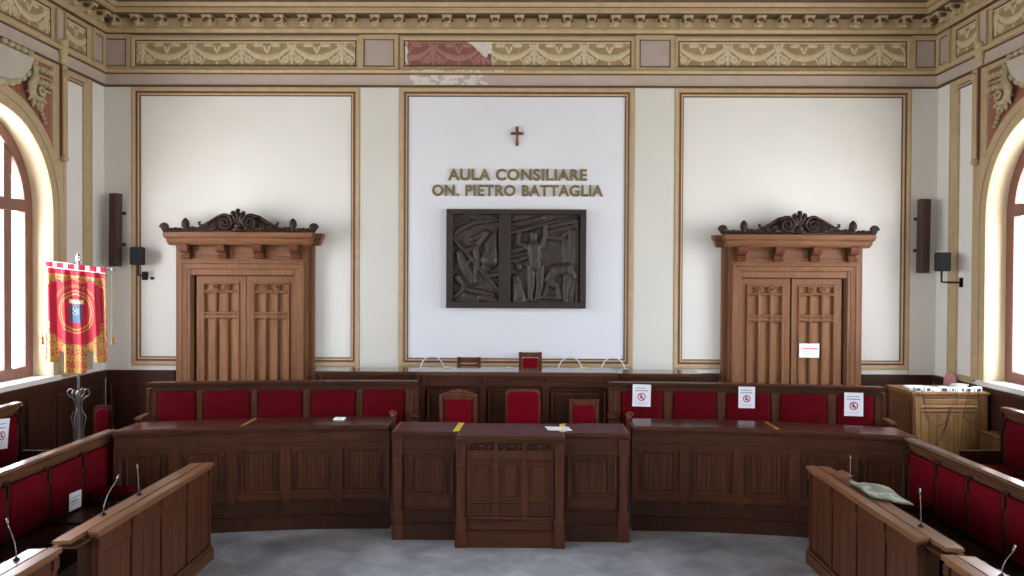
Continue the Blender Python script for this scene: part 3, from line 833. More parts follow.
def small_speaker(loc, rz, label, arm, plate):
    r = thing('wall_speaker', label, 'loudspeaker', loc, rz, 'small black wall loudspeakers')
    m = MB(); m.prism([(-.1, -.08), (.1, -.08), (.075, .09), (-.075, .09)], 'z', -.125, .125); m.build('cabinet', 'black_plastic', r, bevel=.012)
    g = MB(); g.box(-.085, .085, -.088, -.082, -.11, .11); g.build('grille', 'black_plastic', r)
    b = MB(); b.tube([(0, 0, -.125), (0, .0, -.27)]+arm, .014, 8); b.build('bracket_arm', 'black_plastic', r)
    p = MB(); p.box(plate[0]-.04, plate[0]+.04, plate[1]-.012, plate[1]+.012, plate[2]-.06, plate[2]+.06); p.build('wall_plate', 'black_plastic', r)
small_speaker((-5.42, 11.25, 2.885), .25, 'small black loudspeaker on the end wall between column speaker and door', [(.1, .1, -.28), (.05, .17, -.28)], (.05, .19, -.28))
r_ = thing('wall_speaker', 'small black loudspeaker on a bracket beside the right window', 'loudspeaker', (5.645, 10.72, 2.845), 0, 'small black wall loudspeakers')
m = MB(); m.prism([(-.1, -.08), (.1, -.08), (.075, .09), (-.075, .09)], 'z', -.125, .125); m.build('cabinet', 'black_plastic', r_, bevel=.012, rot=(0, 0, -.3))
g = MB(); g.box(-.085, .085, -.088, -.082, -.11, .11); g.build('grille', 'black_plastic', r_, rot=(0, 0, -.3))
m = MB(); m.tube([(0, 0, -.125), (0, 0, -.27), (.14, .05, -.275), (.3, .08, -.275)], .014, 8); m.build('bracket_arm', 'black_plastic', r_)
m = MB(); m.box(.305, .325, .03, .13, -.34, -.21); m.build('wall_plate', 'black_plastic', r_)
m = MB(); m.box(-.045, .045, -.03, -.004, -.035, .035); m.box(-.03, .03, -.034, -.03, -.02, .02, mi=1)
tag(m.build('wall_sensor', ['white_plastic', 'black_plastic'], loc=(-5.31, YB, 2.57), bevel=.004), 'small white and black sensor box under the left wall speaker', 'sensor')
m = MB(); m.box(-.04, .04, -.014, -.004, -.06, .06); m.box(-.012, .012, -.02, -.014, -.02, .02)
tag(m.build('light_switch', 'white_plastic', loc=(-5.37, YB, 1.98), bevel=.003), 'white light switch on the wall left of the left door', 'switch')
# sheet on the right door
def sheet(name, label, cat, w, h, loc, rot, rows, symbol=False, group=None, curl=0.):
    r = thing(name, label, cat, loc, 0, group); r.rotation_euler = rot
    m = MB(); n = 8
    vs = []; fs = []
    for i in range(n+1):
        for j in range(n+1):
            x = -w/2+w*i/n; z = -h/2+h*j/n
            d = .004+curl*max(0, (i/n-.45))**2*max(0, (j/n-.6))**1.5*4
            vs.append((x, -d, z))
    for i in range(n):
        for j in range(n): fs.append((i*(n+1)+j, (i+1)*(n+1)+j, (i+1)*(n+1)+j+1, i*(n+1)+j+1))
    m.add(vs, fs); p = m.build('sheet', 'paper', r)
    s = p.modifiers.new('solid', 'SOLIDIFY'); s.thickness = .0012
    for (z, ws, hh, mat) in rows:
        t = MB(); x = -w*.36
        for q in ws:
            t.box(x, x+q*w, -.0062, -.0054, z*h-hh/2, z*h+hh/2); x += q*w+.018*w
        t.build('print', mat, p)
    if symbol:
        t = MB(); Rr = .2*w
        t.tube([(Rr*math.cos(q*PI/16), -.0068, -.06*h+Rr*math.sin(q*PI/16)) for q in range(33)], .03*w, 6)
        t.tube([(-Rr*.7, -.0068, -.06*h+Rr*.7), (Rr*.7, -.0068, -.06*h-Rr*.7)], .022*w, 6)
        t.warp(lambda x, y, z: (x, -.0066+(y+.0066)*.1, z))
        ring_ = t.build('prohibition_ring', 'ink_red', p)
        g = MB()
        g.ell((-.02*w, -.0066, -.06*h+.11*w), .04*w, .04*w, .04*w, 8, 6)
        g.tube([(-.03*w, -.0066, -.06*h+.07*w), (-.05*w, -.0066, -.06*h-.05*w), (.07*w, -.0066, -.06*h-.05*w), (.08*w, -.0066, -.06*h-.14*w)], [.04*w, .05*w, .04*w, .035*w], 6)
        g.warp(lambda x, y, z: (x, -.0078+(y+.0066)*.05, z))
        g.build('seated_figure', 'ink_dark', p)
    return r
sheet('door_notice', 'white landscape sheet with a red line taped to the right door', 'notice', .285, .2, (4.115, 11.346, 1.59), (0, 0, 0),
      [(.31, (.5,), .008, 'ink_faint'), (.14, (.1, .06, .12, .08, .14, .2), .026, 'ink_salmon'), (-.06, (.3, .2, .16), .008, 'ink_faint'), (-.2, (.24, .1, .3), .008, 'ink_faint'), (-.32, (.5, .2), .006, 'ink_faint')])

# ------------------------------------------------------------------ banner
bs = thing('banner_stand', 'chrome pole with scrolled iron foot carrying the red banner', 'banner stand', (-5.155, 9.24, 0))
m = MB(); m.tube([(0, 0, .3), (0, 0, 2.77)], .015, 12); m.build('pole', 'chrome', bs, smooth=True)
m = MB(); m.lathe([(.02, 0), (.034, .02), (.02, .04), (.024, .05), (.026, .065), (.016, .085), (.004, .1)], (0, 0, 2.765), 12); m.build('finial', 'chrome', bs, smooth=True)
m = MB(); m.tube([(-.41, -.035, 2.775), (.42, -.035, 2.675)], .011, 8); m.ell((-.41, -.035, 2.775), .018, .018, .018); m.ell((.42, -.035, 2.675), .018, .018, .018); m.build('crossbar', 'chrome', bs, smooth=True)
lg = MB()
P = [(.02, 0, .98)]
for i in range(14):
    a = -PI/2+i*.42; r = .055*(1-i/20)
    P.append((.085+r*math.cos(a)*1.0, 0, 1.24+r*math.sin(a)))
lg.tube(P[::-1][:14]+[(.05, 0, 1.15), (.03, 0, 1.05), (.09, 0, .95), (.05, 0, .8), (.06, 0, .6), (.13, 0, .35), (.24, 0, .1), (.3, 0, .015)], .0085, 8)
l0 = lg.build('foot_scroll', 'iron', bs, smooth=True)
for i in range(1, 4):
    l = l0.copy(); COL.objects.link(l); l.rotation_euler = (0, 0, i*PI/2)
m = MB(); m.lathe([(.03, .25), (.05, .28), (.03, .32), (.024, .9), (.03, 1.2), (.035, 1.23), (.02, 1.26)], seg=12); m.build('socket', 'iron', bs, smooth=True)
# cloth: local x across, z up, y towards room negative
bn = thing('banner', 'red and gold embroidered ceremonial banner with a blue shield', 'banner', (-5.125, 9.16, 0), .0)
def top_shift(x, z): return -.11*(x+.0)*max(0, min(1, (z-1.5)/1.2))
def fold(x, z): return .019*math.sin(x*36+.6*math.sin(z*3))+.006*math.sin(x*71+z*2)
CX0, CX1 = -.365, .335
def inside(x, z):
    def lobe(a, b, zb, r):
        if not a <= x <= b: return False
        if z >= zb+r: return True
        if z < zb: return False
        cx = min(max(x, a+r), b-r)
        return (x-cx)**2+(z-zb-r)**2 <= r*r+1e-6 or a+r <= x <= b-r
    if z > 1.715: return True
    return lobe(CX0, CX0+.155, 1.6, .035) or lobe(-.135, .108, 1.468, .035) or lobe(CX1-.145, CX1, 1.6, .035)
def bcol(x, z):
    # 0 red, 1 gold, 2 blue, 3 cream, 4 white
    if z > 2.66:
        if z > 2.672:
            t = (x-CX0)/(CX1-CX0)*11
            return 0 if (t % 2) < 1.25 else 4
        return 4
    cx, cz = -.012, 2.2
    u, v = x-cx, z-cz
    if abs(u) < .075 and -.145 < v < .065:
        b = .065+.0*u
        if v < -.1 and abs(u) > .075-(.145+v)*.0+.0: return 0
        if abs(u) < .045 and -.05 < v < .015 and math.sin(u*140+1)*math.sin(v*150) > .45: return 3
        return 2
    if abs(u) < .085 and .075 < v < .125 and v < .1+.02*abs(math.sin(u*60))+.01: return 3
    d = math.hypot(u, (v+.02)*.82)
    if abs(d-.17) < .008 or abs(d-.2) < .006: return 1
    # ornament: filigree in borders
    fil = math.sin(x*95+2.2*math.sin(z*42))*math.sin(z*88+2.2*math.sin(x*46))
    e = min(x-CX0, CX1-x)
    if e < .028 and z > 1.62: return 1 if fil > -.25 else 0
    if z > 2.6: return 0
    cor = math.hypot(min(x-CX0, CX1-x), 2.62-z)
    if cor < .15: return 1 if fil > -.35 else 0
    if z > 2.535-.02*math.sin(x*30): return 1 if fil > -.15 and z < 2.6 else 0
    # lower part
    lim = 1.80+1.1*max(0, abs(u)-.1)**1.15*.9
    if z < lim: return 1 if fil > -.42 else 0
    if e < .07 and z < 2.1+.1*math.sin(z*20): return 1 if fil > 0 else 0
    return 0
m = MB(); NX, NZ = 128, 234
X = [CX0+(CX1-CX0)*i/NX for i in range(NX+1)]; Z = [1.468+(2.73-1.468)*j/NZ for j in range(NZ+1)]
idx = {}
def vid(i, j):
    if (i, j) not in idx:
        idx[(i, j)] = len(m.v); x, z = X[i], Z[j]
        sp = 1+.05*max(0, (2.4-z))
        m.v.append((x*sp, -fold(x, z)*min(1, (2.74-z)*4), z+top_shift(x, z)))
    return idx[(i, j)]
for i in range(NX):
    for j in range(NZ):
        x = (X[i]+X[i+1])/2; z = (Z[j]+Z[j+1])/2
        if not inside(x, z): continue
        m.f.append([vid(i, j), vid(i+1, j), vid(i+1, j+1), vid(i, j+1)]); m.m.append(bcol(x, z))
cl = m.build('cloth', ['banner_red', 'banner_gold', 'banner_blue', 'banner_cream', 'banner_white'], bn, smooth=True)
s = cl.modifiers.new('solid', 'SOLIDIFY'); s.thickness = .003
# arc of gold letters
vs, fs = text_mesh("CITTA' DI REGGIO CALABRIA", .0, .02)
a, b = vs[:, 0].min(), vs[:, 0].max(); m = MB()
q = []
for v in vs:
    t = (v[0]-a)/(b-a); an = PI*.5+1.02-2.04*t; R = .255+v[1]*.042
    x = -.012+R*math.cos(an); z = 2.19+R*math.sin(an)*1.08
    q.append((x, -fold(x, z)*min(1, (2.74-z)*4)-.006, z+top_shift(x, z)))
m.add(q, fs); m.build('embroidered_lettering', 'banner_gold', cl)
for s_, x in ((-1, -.42), (1, .40)):
    t = MB(); zt = 2.72 if s_ < 0 else 2.64
    t.tube([(x, .02, zt), (x-.01*s_, .02, 2.2), (x, .02, 1.9)], .004, 6); t.lathe([(.006, 0), (.02, -.02), (.012, -.04), (.022, -.09), (.004, -.1)], (x, .02, 1.9), 10)
    t.build('tassel', 'banner_gold', bn)

# ------------------------------------------------------------------ desks
def fbox(fn):
    def bx(mb, u0, u1, z0, z1, d0, d1, n=1, mi=0):
        st = len(mb.v); mb.box(u0, u1, d0, d1, z0, z1, n, mi); mb.warp(lambda x, y, z: fn(x, z, y), st)
    return bx
YW0 = 8.22
def wing_y(x):
    t = max(0, abs(x-XC)-1.28); return YW0-t*t/16
def wfn(u, v, w): return (u, wing_y(u)-w, v)
HT = 1.075
def wing(label, x0, x1, joints, side):
    root = thing('curved_desk', label, 'council desk', group='curved council desks')
    bx = fbox(wfn)
    t = MB(); bx(t, x0, x1, 1.035, HT, -.46, .05, 24); bx(t, x0, x1, 1.01, 1.035, -.02, .03, 24)
    t.build('desk_top', 'desk_h', root, bevel=.008)
    l = MB(); bx(l, x0+.03, x1-.03, HT+.0005, HT+.003, -.43, .015, 24); l.build('leather_inlay', 'leather_top', root)
    for j in joints:
        s = MB(); bx(s, j-.018, j+.018, HT+.003, HT+.0045, -.42, .01); s.build('joint_strip', 'brass', root)
    b = MB(); bx(b, x0, x1, .9, 1.01, -.03, .0, 24); bx(b, x0, x1, .875, .9, -.03, .018, 24); b.build('frieze_board', 'desk_h', root)
    p = MB(); bx(p, x0, x1, 0, .12, -.03, .03, 24); bx(p, x0, x1, .12, .14, -.03, .02, 24); bx(p, x0, x1, .265, .285, -.03, .012, 24); bx(p, x0, x1, .14, .875, -.05, -.012, 24)
    p.build('plinth', 'panel_dark', root)
    n = 5
    for i in range(n):
        a, c = x0+(x1-x0)*i/n, x0+(x1-x0)*(i+1)/n
        f = MB()
        for (u0, u1) in ((a, a+.035), (c-.035, c)): bx(f, u0, u1, .285, .875, -.03, .012, 1)
        f.rings(wfn, a+.035, c-.035, .38, .86, [(0, -.012, 0), (0, .01, 0), (.015, .01, 0), (.025, -.006, 0), (.03, -.006, 0)], fill=1)
        f.rings(wfn, a+.1, c-.1, .395, .815, [(0, -.006, 0), (0, .008, 0), (.012, .008, 0), (.02, -.004, 0)], fill=1)
        w7 = (c-a-.25)/6
        for j in range(6): bx(f, a+.125+w7*j+.003, a+.125+w7*(j+1)-.003, .42, .79, -.006, .002)
        bx(f, a+.035, c-.035, .82, .875, -.03, .006, 3); bx(f, a+.035, c-.035, .3, .38, -.03, .0, 3); bx(f, a+.06, c-.06, .315, .365, 0, .008, 3)
        for u in (a+.085, c-.085):
            bx(f, u-.022, u+.022, .775, .815, -.006, .008, 1)
        f.build('front_panel', ['desk_v', 'panel_dark'], root)
    for x in (x0, x1):
        e = MB(); q = x+(.0 if x == x0 else -.03); bx(e, q, q+.03, 0, 1.035, -.42, -.05); e.build('end_board', 'desk_v', root)
    # little carved scroll where the wing meets the middle desk
    xi = x1 if side < 0 else x0
    o = MB(); o.tube(spiral(0, .045, .035, 1.5, side, 0, 20), .014, 8); o.ell((0, 0, .03), .03, .02, .03)
    so = o.build('scroll_ornament', 'chair_wood', root, smooth=True, loc=(xi-side*(-.02), wing_y(xi)+.36, HT+.002)); so['label'] = 'carved scroll'
wing('curved wooden council desk left of the central lectern desk', -3.99, -1.345, [-2.83], -1)
wing('curved wooden council desk right of the central lectern desk', 1.165, 3.875, [2.63], 1)

def column(mb, x, y, w, h):
    """carved square column with its face at y, seen from the front"""
    mb.box(x-w*.58, x+w*.58, y-.005, y+.1, 0, .15); mb.box(x-w*.52, x+w*.52, y+.002, y+.1, .15, .27); mb.box(x-w*.56, x+w*.56, y-.004, y+.1, .27, .29)
    mb.prism([(x-w*.42, y+.01), (x-w*.3, y), (x+w*.3, y), (x+w*.42, y+.01), (x+w*.42, y+.1), (x-w*.42, y+.1)], 'z', .29, h-.2)
    mb.box(x-w*.5, x+w*.5, y-.004, y+.1, h-.2, h-.185); mb.box(x-w*.46, x+w*.46, y, y+.1, h-.185, h-.06); mb.box(x-w*.56, x+w*.56, y-.012, y+.1, h-.06, h-.04)

def roundel(col, x, y, h):
    mb = MB(); mb.ell((x, y, h-.26), .028, .012, .03, 12, 8)
    mb.tube([(x+.03*math.cos(q*PI/8), y-.002, h-.26+.034*math.sin(q*PI/8)) for q in range(17)], .006, 6)
    mb.build('roundel', 'desk_v', col, smooth=True)

def flat_desk(label, x0, x1, yf, depth, col_x):
    root = thing('straight_desk', label, 'council desk', group='straight desks beside the lectern desk')
    fn = lambda u, v, w: (u, yf-w, v); bx = fbox(fn)
    t = MB(); bx(t, x0, x1, 1.035, HT, -depth, .045); bx(t, x0, x1, 1.01, 1.035, -.02, .028); t.build('desk_top', 'desk_h', root, bevel=.008)
    l = MB(); bx(l, x0+.03, x1-.03, HT+.0005, HT+.003, -depth+.03, .015); l.build('leather_inlay', 'leather_dull', root)
    c = MB(); column(c, col_x, yf-.03, .1, 1.05); roundel(c.build('column', 'desk_v', root, bevel=.003), col_x, yf-.03, 1.05)
    b = MB(); bx(b, x0, x1, .9, 1.01, -.03, .0); bx(b, x0, x1, .875, .9, -.03, .018); bx(b, x0, x1, .86, .875, -.03, .008); b.build('frieze_board', 'desk_h', root)
    p = MB(); bx(p, x0, x1, 0, .14, -.03, .02); bx(p, x0, x1, .14, .16, -.03, .012); bx(p, x0, x1, .16, .875, -.05, -.012); bx(p, x0, x1, .27, .29, -.03, .006); p.build('plinth', 'panel_dark', root)
    a, q = (x0+.13, x1-.03) if col_x < (x0+x1)/2 else (x0+.03, x1-.13)
    f = MB(); f.rings(fn, a, q, .44, .87, [(0, -.012, 0), (0, .01, 0), (.015, .01, 0), (.025, -.006, 0), (.03, -.006, 0)], fill=1)
    f.rings(fn, a+.075, q-.075, .455, .815, [(0, -.006, 0), (0, .008, 0), (.012, .008, 0), (.02, -.004, 0)], fill=1)
    k7 = 7; w7 = (q-a-.2)/k7
    for j in range(k7): bx(f, a+.1+w7*j+.003, a+.1+w7*(j+1)-.003, .48, .79, -.006, .002)
    bx(f, a, q, .33, .43, -.02, .0); bx(f, a+.03, q-.03, .35, .41, 0, .008)
    for u in (a+.055, q-.055): bx(f, u-.02, u+.02, .79, .83, -.006, .008)
    f.build('front_panel', ['desk_v', 'panel_dark'], root)
    for x in (x0, x1-.03):
        e = MB(); bx(e, x, x+.03, 0, 1.035, -depth+.04, -.05); e.build('end_board', 'desk_v', root)
flat_desk('straight panelled desk joining the lectern desk on the left, with yellow tape', -1.262, -.622, 7.87, .52, -1.2)
flat_desk('straight panelled desk joining the lectern desk on the right, under a white sheet', .452, 1.092, 7.85, .52, 1.03)
def lectern(label, x0, x1, yf):
    root = thing('lectern_desk', label, 'council desk')
    fn = lambda u, v, w: (u, yf-w, v); bx = fbox(fn); D = .68
    t = MB(); bx(t, x0-.003, x1+.003, 1.04, HT, -D, .045); bx(t, x0, x1, 1.015, 1.04, -.05, .03); t.build('desk_top', 'desk_h', root, bevel=.008)
    l = MB(); bx(l, x0+.02, x1-.02, HT+.0005, HT+.003, -D+.03, .015); l.build('leather_inlay', 'leather_dull', root)
    for x in (x0+.055, x1-.055):
        c = MB(); column(c, x, yf-.035, .1, 1.055); roundel(c.build('column', 'desk_v', root, bevel=.003), x, yf-.035, 1.055)
    a, b = x0+.11, x1-.11; w3 = (b-a)/3
    body = MB(); bx(body, x0+.02, x1-.02, 0, 1.02, -.06, -.02); bx(body, a, b, 0, .14, -.03, .02); bx(body, a, b, .14, .16, -.03, .012); bx(body, a, b, .165, .26, -.03, .0); bx(body, a+.02, b-.02, .18, .245, 0, .01); bx(body, a, b, .27, .3, -.03, .012)
    bx(body, x0, x0+.025, 0, 1.035, -D+.04, -.065); bx(body, x1-.025, x1, 0, 1.035, -D+.04, -.065)
    body.build('carcass', 'desk_h', root)
    for i in range(3):
        u0, u1 = a+w3*i, a+w3*(i+1)
        f = MB()
        bx(f, u0, u0+.02, .3, 1.015, -.03, .012); bx(f, u1-.02, u1, .3, 1.015, -.03, .012)
        bx(f, u0, u1, .86, .93, -.03, .004); bx(f, u0+.01, u1-.01, .85, .865, -.03, .012); bx(f, u0+.01, u1-.01, .925, .94, -.03, .012)
        f.rings(fn, u0+.02, u1-.02, .43, .84, [(0, -.02, 0), (0, .006, 0), (.012, .006, 0), (.02, -.008, 0), (.05, -.008, 0), (.055, .004, 0), (.062, .004, 0), (.068, -.004, 0)], fill=0)
        f.rings(fn, u0+.02, u1-.02, .31, .42, [(0, -.02, 0), (0, .008, 0), (.012, .008, 0), (.02, -.006, 0)], fill=1)
        for u in (u0+.045, u1-.045): bx(f, u-.018, u+.018, .775, .815, -.01, .006)
        f.build('front_panel', ['desk_v', 'panel_dark'], root)
        # carved foliage strip above
        g = MB(); xm = (u0+u1)/2
        for s in (-1, 1):
            pts = [fn(xm+s*(.01+.1*k/8), .965+.018*math.sin(k*1.1), .0) for k in range(9)]
            g.tube(pts, [.012-.0006*k for k in range(9)], 6)
            for k in range(4): g.ell(fn(xm+s*(.025+.028*k), .985-.03*(k % 2), .0), .012, .01, .012, 6, 5)
        g.ell(fn(xm, .97, .002), .016, .01, .03, 8, 6)
        g.build('carved_strip', 'panel_dark', root, smooth=True)
lectern('central carved wooden lectern desk with two columns projecting furthest into the hall', -.612, .442, 7.655)

# small things on the desks
def flat_strip(name, label, cat, pts, z, mat, h=.002):
    m = MB(); k = len(pts)
    m.add([(x, y, z) for x, y in pts]+[(x, y, z+h) for x, y in pts], [tuple(range(k)), tuple(range(k, 2*k))]+[(i, (i+1) % k, k+(i+1) % k, k+i) for i in range(k)])
    return tag(m.build(name, mat), label, cat)
flat_strip('yellow_tape', 'yellow tape strip stuck across the desk in front of the carved red chair', 'tape', [(-.66, 7.86), (-.6, 7.86), (-.575, 8.32), (-.635, 8.32)], HT+.0042, 'tape_yellow', .0012)
flat_strip('yellow_tape', 'yellow tape strip half covered by the white sheet on the desk', 'tape', [(.4, 7.86), (.46, 7.86), (.48, 8.3), (.42, 8.3)], HT+.0042, 'tape_yellow', .0012)
flat_strip('paper_sheet', 'white sheet lying on the desk over yellow tape', 'paper', [(.29, 7.93), (.53, 7.91), (.5, 8.12), (.26, 8.13)], HT+.0065, 'paper')
flat_strip('paper_slip', 'small white slip lying on the left curved desk', 'paper', [(-1.98, 8.42), (-1.87, 8.42), (-1.87, 8.55), (-1.98, 8.55)], HT+.0045, 'paper', .012)

# ------------------------------------------------------------------ seating against the presidency
def bench_y(x):
    t = max(0, abs(x-XC)-1.25); return 9.68-.3*(t/3.1)**2
def bfn(u, v, w): return (u, bench_y(u)-w, v)
def back_bench(label, x0, x1, pads, outer):
    root = thing('curved_bench', label, 'bench', group='high backed benches facing the curved desks')
    bx = fbox(bfn)
    p = MB(); bx(p, x0, x1, 0, 1.27, -.05, 0, 24); p.build('back_panel', 'desk_v', root)
    r = MB(); bx(r, x0-.03, x1+.03, 1.31, 1.34, -.09, .055, 24); bx(r, x0-.01, x1+.01, 1.285, 1.31, -.07, .03, 24); bx(r, x0, x1, 1.235, 1.285, -.05, .014, 24); r.build('rail', 'desk_h', root, bevel=.006)
    edges = [x0]+[q for pd in pads for q in pd]+[x1]
    for i in range(0, len(edges), 2):
        a, b = edges[i], edges[i+1]
        s = MB(); bx(s, a+.004, b-.004, .45, 1.235, 0, .022); bx(s, a+.02, b-.02, .5, 1.19, .022, .03); s.build('stile', 'stile_wood', root)
    for (a, b) in pads:
        c = MB(); bx(c, a+.008, b-.008, .6, 1.228, .001, .05, 4)
        o = c.build('backrest', 'red_velvet', root, bevel=.022, smooth=True)
        c = MB(); bx(c, a-.03, b+.03, .43, .5, .06, .48, 4); c.build('seat', 'red_velvet', root, bevel=.02, smooth=True)
    b = MB(); bx(b, x0, x1, .0, .425, .02, .44, 12); b.build('seat_box', 'bench_panel', root)
    for q, s in ((x0, -1), (x1, 1)):
        e = MB(); u = q-.04 if s < 0 else q
        bx(e, u, u+.04, 0, .62, .0, .4); bx(e, u, u+.04, .62, 1.27, -.05, .05)
        st = len(e.v)
        e.prism([(-.02, .96), (-.05, .985), (-.24, .975), (-.29, .955), (-.27, .925), (-.02, .91)], 'x', u-.02, u+.06)
        e.warp(lambda x, y, z: bfn(x, z, -y), st)
        e.build('armrest', 'desk_v', root, bevel=.006)
back_bench('long curved bench with five red backs below the left door', -4.37, -1.27, [(-4.295, -3.865), (-3.78, -3.24), (-3.15, -2.63), (-2.53, -1.99), (-1.9, -1.39)], -1)
back_bench('long curved bench with five red backs and three white notices', 1.12, 4.25, [(1.23, 1.74), (1.86, 2.38), (2.49, 3.01), (3.12, 3.65), (3.76, 4.17)], 1)
RB = [('white no-sitting notice with a curled corner on the bench back nearest the centre', 1.475, 1.19, .25, .29, .02, .03), ('white no-sitting notice on the middle back of the right bench', 2.72, 1.185, .22, .28, 0, .0), ('white no-sitting notice on the outermost back of the right bench', 3.93, 1.135, .24, .3, 0, .0)]
for (lb, x, z, w_, h_, ry, cu) in RB:
    sl = math.atan((bench_y(x+.05)-bench_y(x-.05))/.1)
    sheet('seat_notice', lb, 'notice', w_*.88, h_*.92, (x, bench_y(x)-.066, z), (0, ry, sl), [(.33, (.12, .3, .2), .007, 'ink'), (.22, (.2, .26, .2), .009, 'ink'), (-.36, (.7,), .006, 'ink_faint')], True, 'no-sitting notices on seats', cu)

# counters at the very back
def counter(label, x0, x1, yf, zt, depth, pil, name='rear_counter'):
    root = thing(name, label, 'counter')
    fn = lambda u, v, w: (u, yf-w, v); bx = fbox(fn)
    t = MB(); bx(t, x0, x1, zt-.03, zt, -depth, .05); bx(t, x0, x1, zt-.055, zt-.03, -.04, .03); t.build('counter_top', 'polished_top', root, bevel=.006)
    b = MB(); bx(b, x0, x1, zt-.15, zt-.055, -.04, .0); bx(b, x0, x1, zt-.185, zt-.15, -.04, .022); b.build('frieze_board', 'desk_h', root)
    c = MB(); bx(c, x0, x1, 0, zt-.185, -.06, -.02); bx(c, x0, x1, 0, .14, -.02, .012); bx(c, x0, x0+.03, 0, zt-.03, -depth+.03, -.06); bx(c, x1-.03, x1, 0, zt-.03, -depth+.03, -.06); c.build('carcass', 'panel_dark', root)
    for x in pil:
        p = MB(); bx(p, x-.045, x+.045, .14, zt-.185, -.02, .014); bx(p, x-.06, x-.015, zt-.15, zt-.055, .0, .014); bx(p, x+.015, x+.06, zt-.15, zt-.055, .0, .014); bx(p, x-.055, x+.055, zt-.215, zt-.19, -.02, .022); p.build('pilaster', 'desk_v', root)
    ed = sorted(pil)
    for a, q in zip(ed[:-1], ed[1:]):
        f = MB(); f.rings(fn, a+.07, q-.07, .3, zt-.23, [(0, -.02, 0), (0, .004, 0), (.015, .004, 0), (.025, -.012, 0), (.05, -.012, 0), (.06, -.004, 1)], fill=1); f.build('front_panel', ['desk_v', 'panel_dark'], root)
counter('long panelled counter in the middle below the bronze relief', -1.31, 1.235, 10.1, 1.41, .5, [-1.25, -.47, .33, 1.17])
counter('panelled side counter left of the middle counter below the relief', -2.66, -1.33, 10.25, 1.39, .42, [-2.6, -1.98, -1.4])
counter('panelled side counter right of the middle counter below the relief', 1.255, 2.33, 10.25, 1.385, .42, [1.32, 1.8, 2.27])
f = MB(); f.box(-2.6, 2.3, 10.75, YB-.12, 0, .35)
structure(f.build('floor_dais', 'wainscot'), 'low wooden dais behind the counters', 'dais')

# chairs
def throne(name, label, loc, w, h, kind, seat_z=.47, rz=0, cat='chair', pad='chair_red', wd='chair_wood'):
    r = thing(name, label, cat, loc, rz)
    hw = w/2; d = .46
    for sx in (-1, 1):
        l = MB(); l.prism([(sx*hw-.022, -d), (sx*hw+.022, -d), (sx*hw+.022, -d+.045), (sx*hw-.022, -d+.045)], 'z', 0, seat_z); l.build('leg', wd, r, bevel=.004)
        l = MB(); l.box(sx*hw-.022, sx*hw+.022, -.0, .045, 0, seat_z); l.build('leg', wd, r, bevel=.004)
    s = MB(); s.box(-hw-.02, hw+.02, -d-.01, .02, seat_z-.07, seat_z-.005); s.build('seat_frame', wd, r, bevel=.005)
    s = MB(); s.box(-hw+.01, hw-.01, -d+.01, -.01, seat_z-.004, seat_z+.05); s.build('seat', pad, r, bevel=.02, smooth=True)
    b = MB()
    if kind == 'carved':
        for sx in (-1, 1):
            b.box(sx*hw-.03, sx*hw+.03, 0, .045, seat_z, h-.09); b.box(sx*hw-.013, sx*hw+.013, -.012, 0, seat_z+.1, h-.1)
        b.box(-hw, hw, 0, .045, h-.15, h-.1); b.prism([(-hw-.03, h-.1), (hw+.03, h-.1), (hw-.02, h-.075), (.1, h-.05), (-.1, h-.05), (-hw+.02, h-.075)], 'y', 0, .045)
        b.ell((0, .01, h-.045), .035, .025, .03); 
        for sx in (-1, 1): b.ell((sx*.07, .015, h-.055), .04, .022, .022)
        top, pw = h-.155, hw-.045
    elif kind == 'round':
        n = 12; pts = [(-hw-.01, seat_z)]+[(-hw+.05-.06*math.cos(q*PI/2/n), h-.06+.06*math.sin(q*PI/2/n)) for q in range(n+1)]+[(hw-.05+.06*math.sin(q*PI/2/n), h-.06+.06*math.cos(q*PI/2/n)) for q in range(n+1)]+[(hw+.01, seat_z)]
        b.prism(pts, 'y', .01, .05); top, pw = h-.026, hw-.012
    else:
        for sx in (-1, 1): b.box(sx*hw-.025, sx*hw+.025, 0, .04, seat_z, h)
        b.box(-hw, hw, 0, .04, h-.075, h-.005); b.box(-hw, hw, .0, .04, seat_z+.12, seat_z+.16)
        if kind == 'slat': b.box(-hw, hw, .005, .035, h-.13, h-.1)
        top, pw = h-.08, hw-.03
    b.build('back_frame', wd, r, bevel=.005)
    if kind != 'slat':
        c = MB(); k = .03 if kind != 'square' else .02
        if kind == 'round':
            n = 8; q0 = pw; R = .07
            pts = [(-q0, seat_z+.12)]+[(-q0+R-R*math.cos(q*PI/2/n), top-R+R*math.sin(q*PI/2/n)) for q in range(n+1)]+[(q0-R+R*math.sin(q*PI/2/n), top-R+R*math.cos(q*PI/2/n)) for q in range(n+1)]+[(q0, seat_z+.12)]
            c.prism(pts, 'y', -.035, .009)
        else:
            c.box(-pw, pw, -.03, .03, seat_z+.14, top)
        c.build('backrest', pad, r, bevel=.014)
    if kind == 'carved':
        for sx in (-1, 1):
            a = MB(); a.tube([(sx*hw, .0, seat_z+.27), (sx*hw, -.2, seat_z+.26), (sx*hw, -d+.02, seat_z+.24)], .022, 8); a.tube([(sx*hw, -d+.03, seat_z), (sx*hw, -d+.03, seat_z+.24)], .018, 8); a.build('armrest', wd, r, smooth=True)
    return r
throne('armchair', 'red armchair with carved wooden crest left of the president chair', (-.73, 9.5, 0), .40, 1.29, 'carved', .5)
throne('president_chair', 'tall wide red chair in the centre with rounded upper corners', (.045, 9.52, 0), .40, 1.265, 'round', .5)
throne('side_chair', 'low square red chair in front of the middle counter on the right', (.775, 9.52, 0), .30, 1.15, 'square', .48)
throne('high_chair', 'red chair with wooden frame showing above the counter at centre', (.15, 11.12, .35), .275, 1.215, 'square', .5)
throne('slat_chair', 'open slat-backed wooden chair showing above the counter', (-.71, 11.12, .35), .285, 1.14, 'slat', .48)
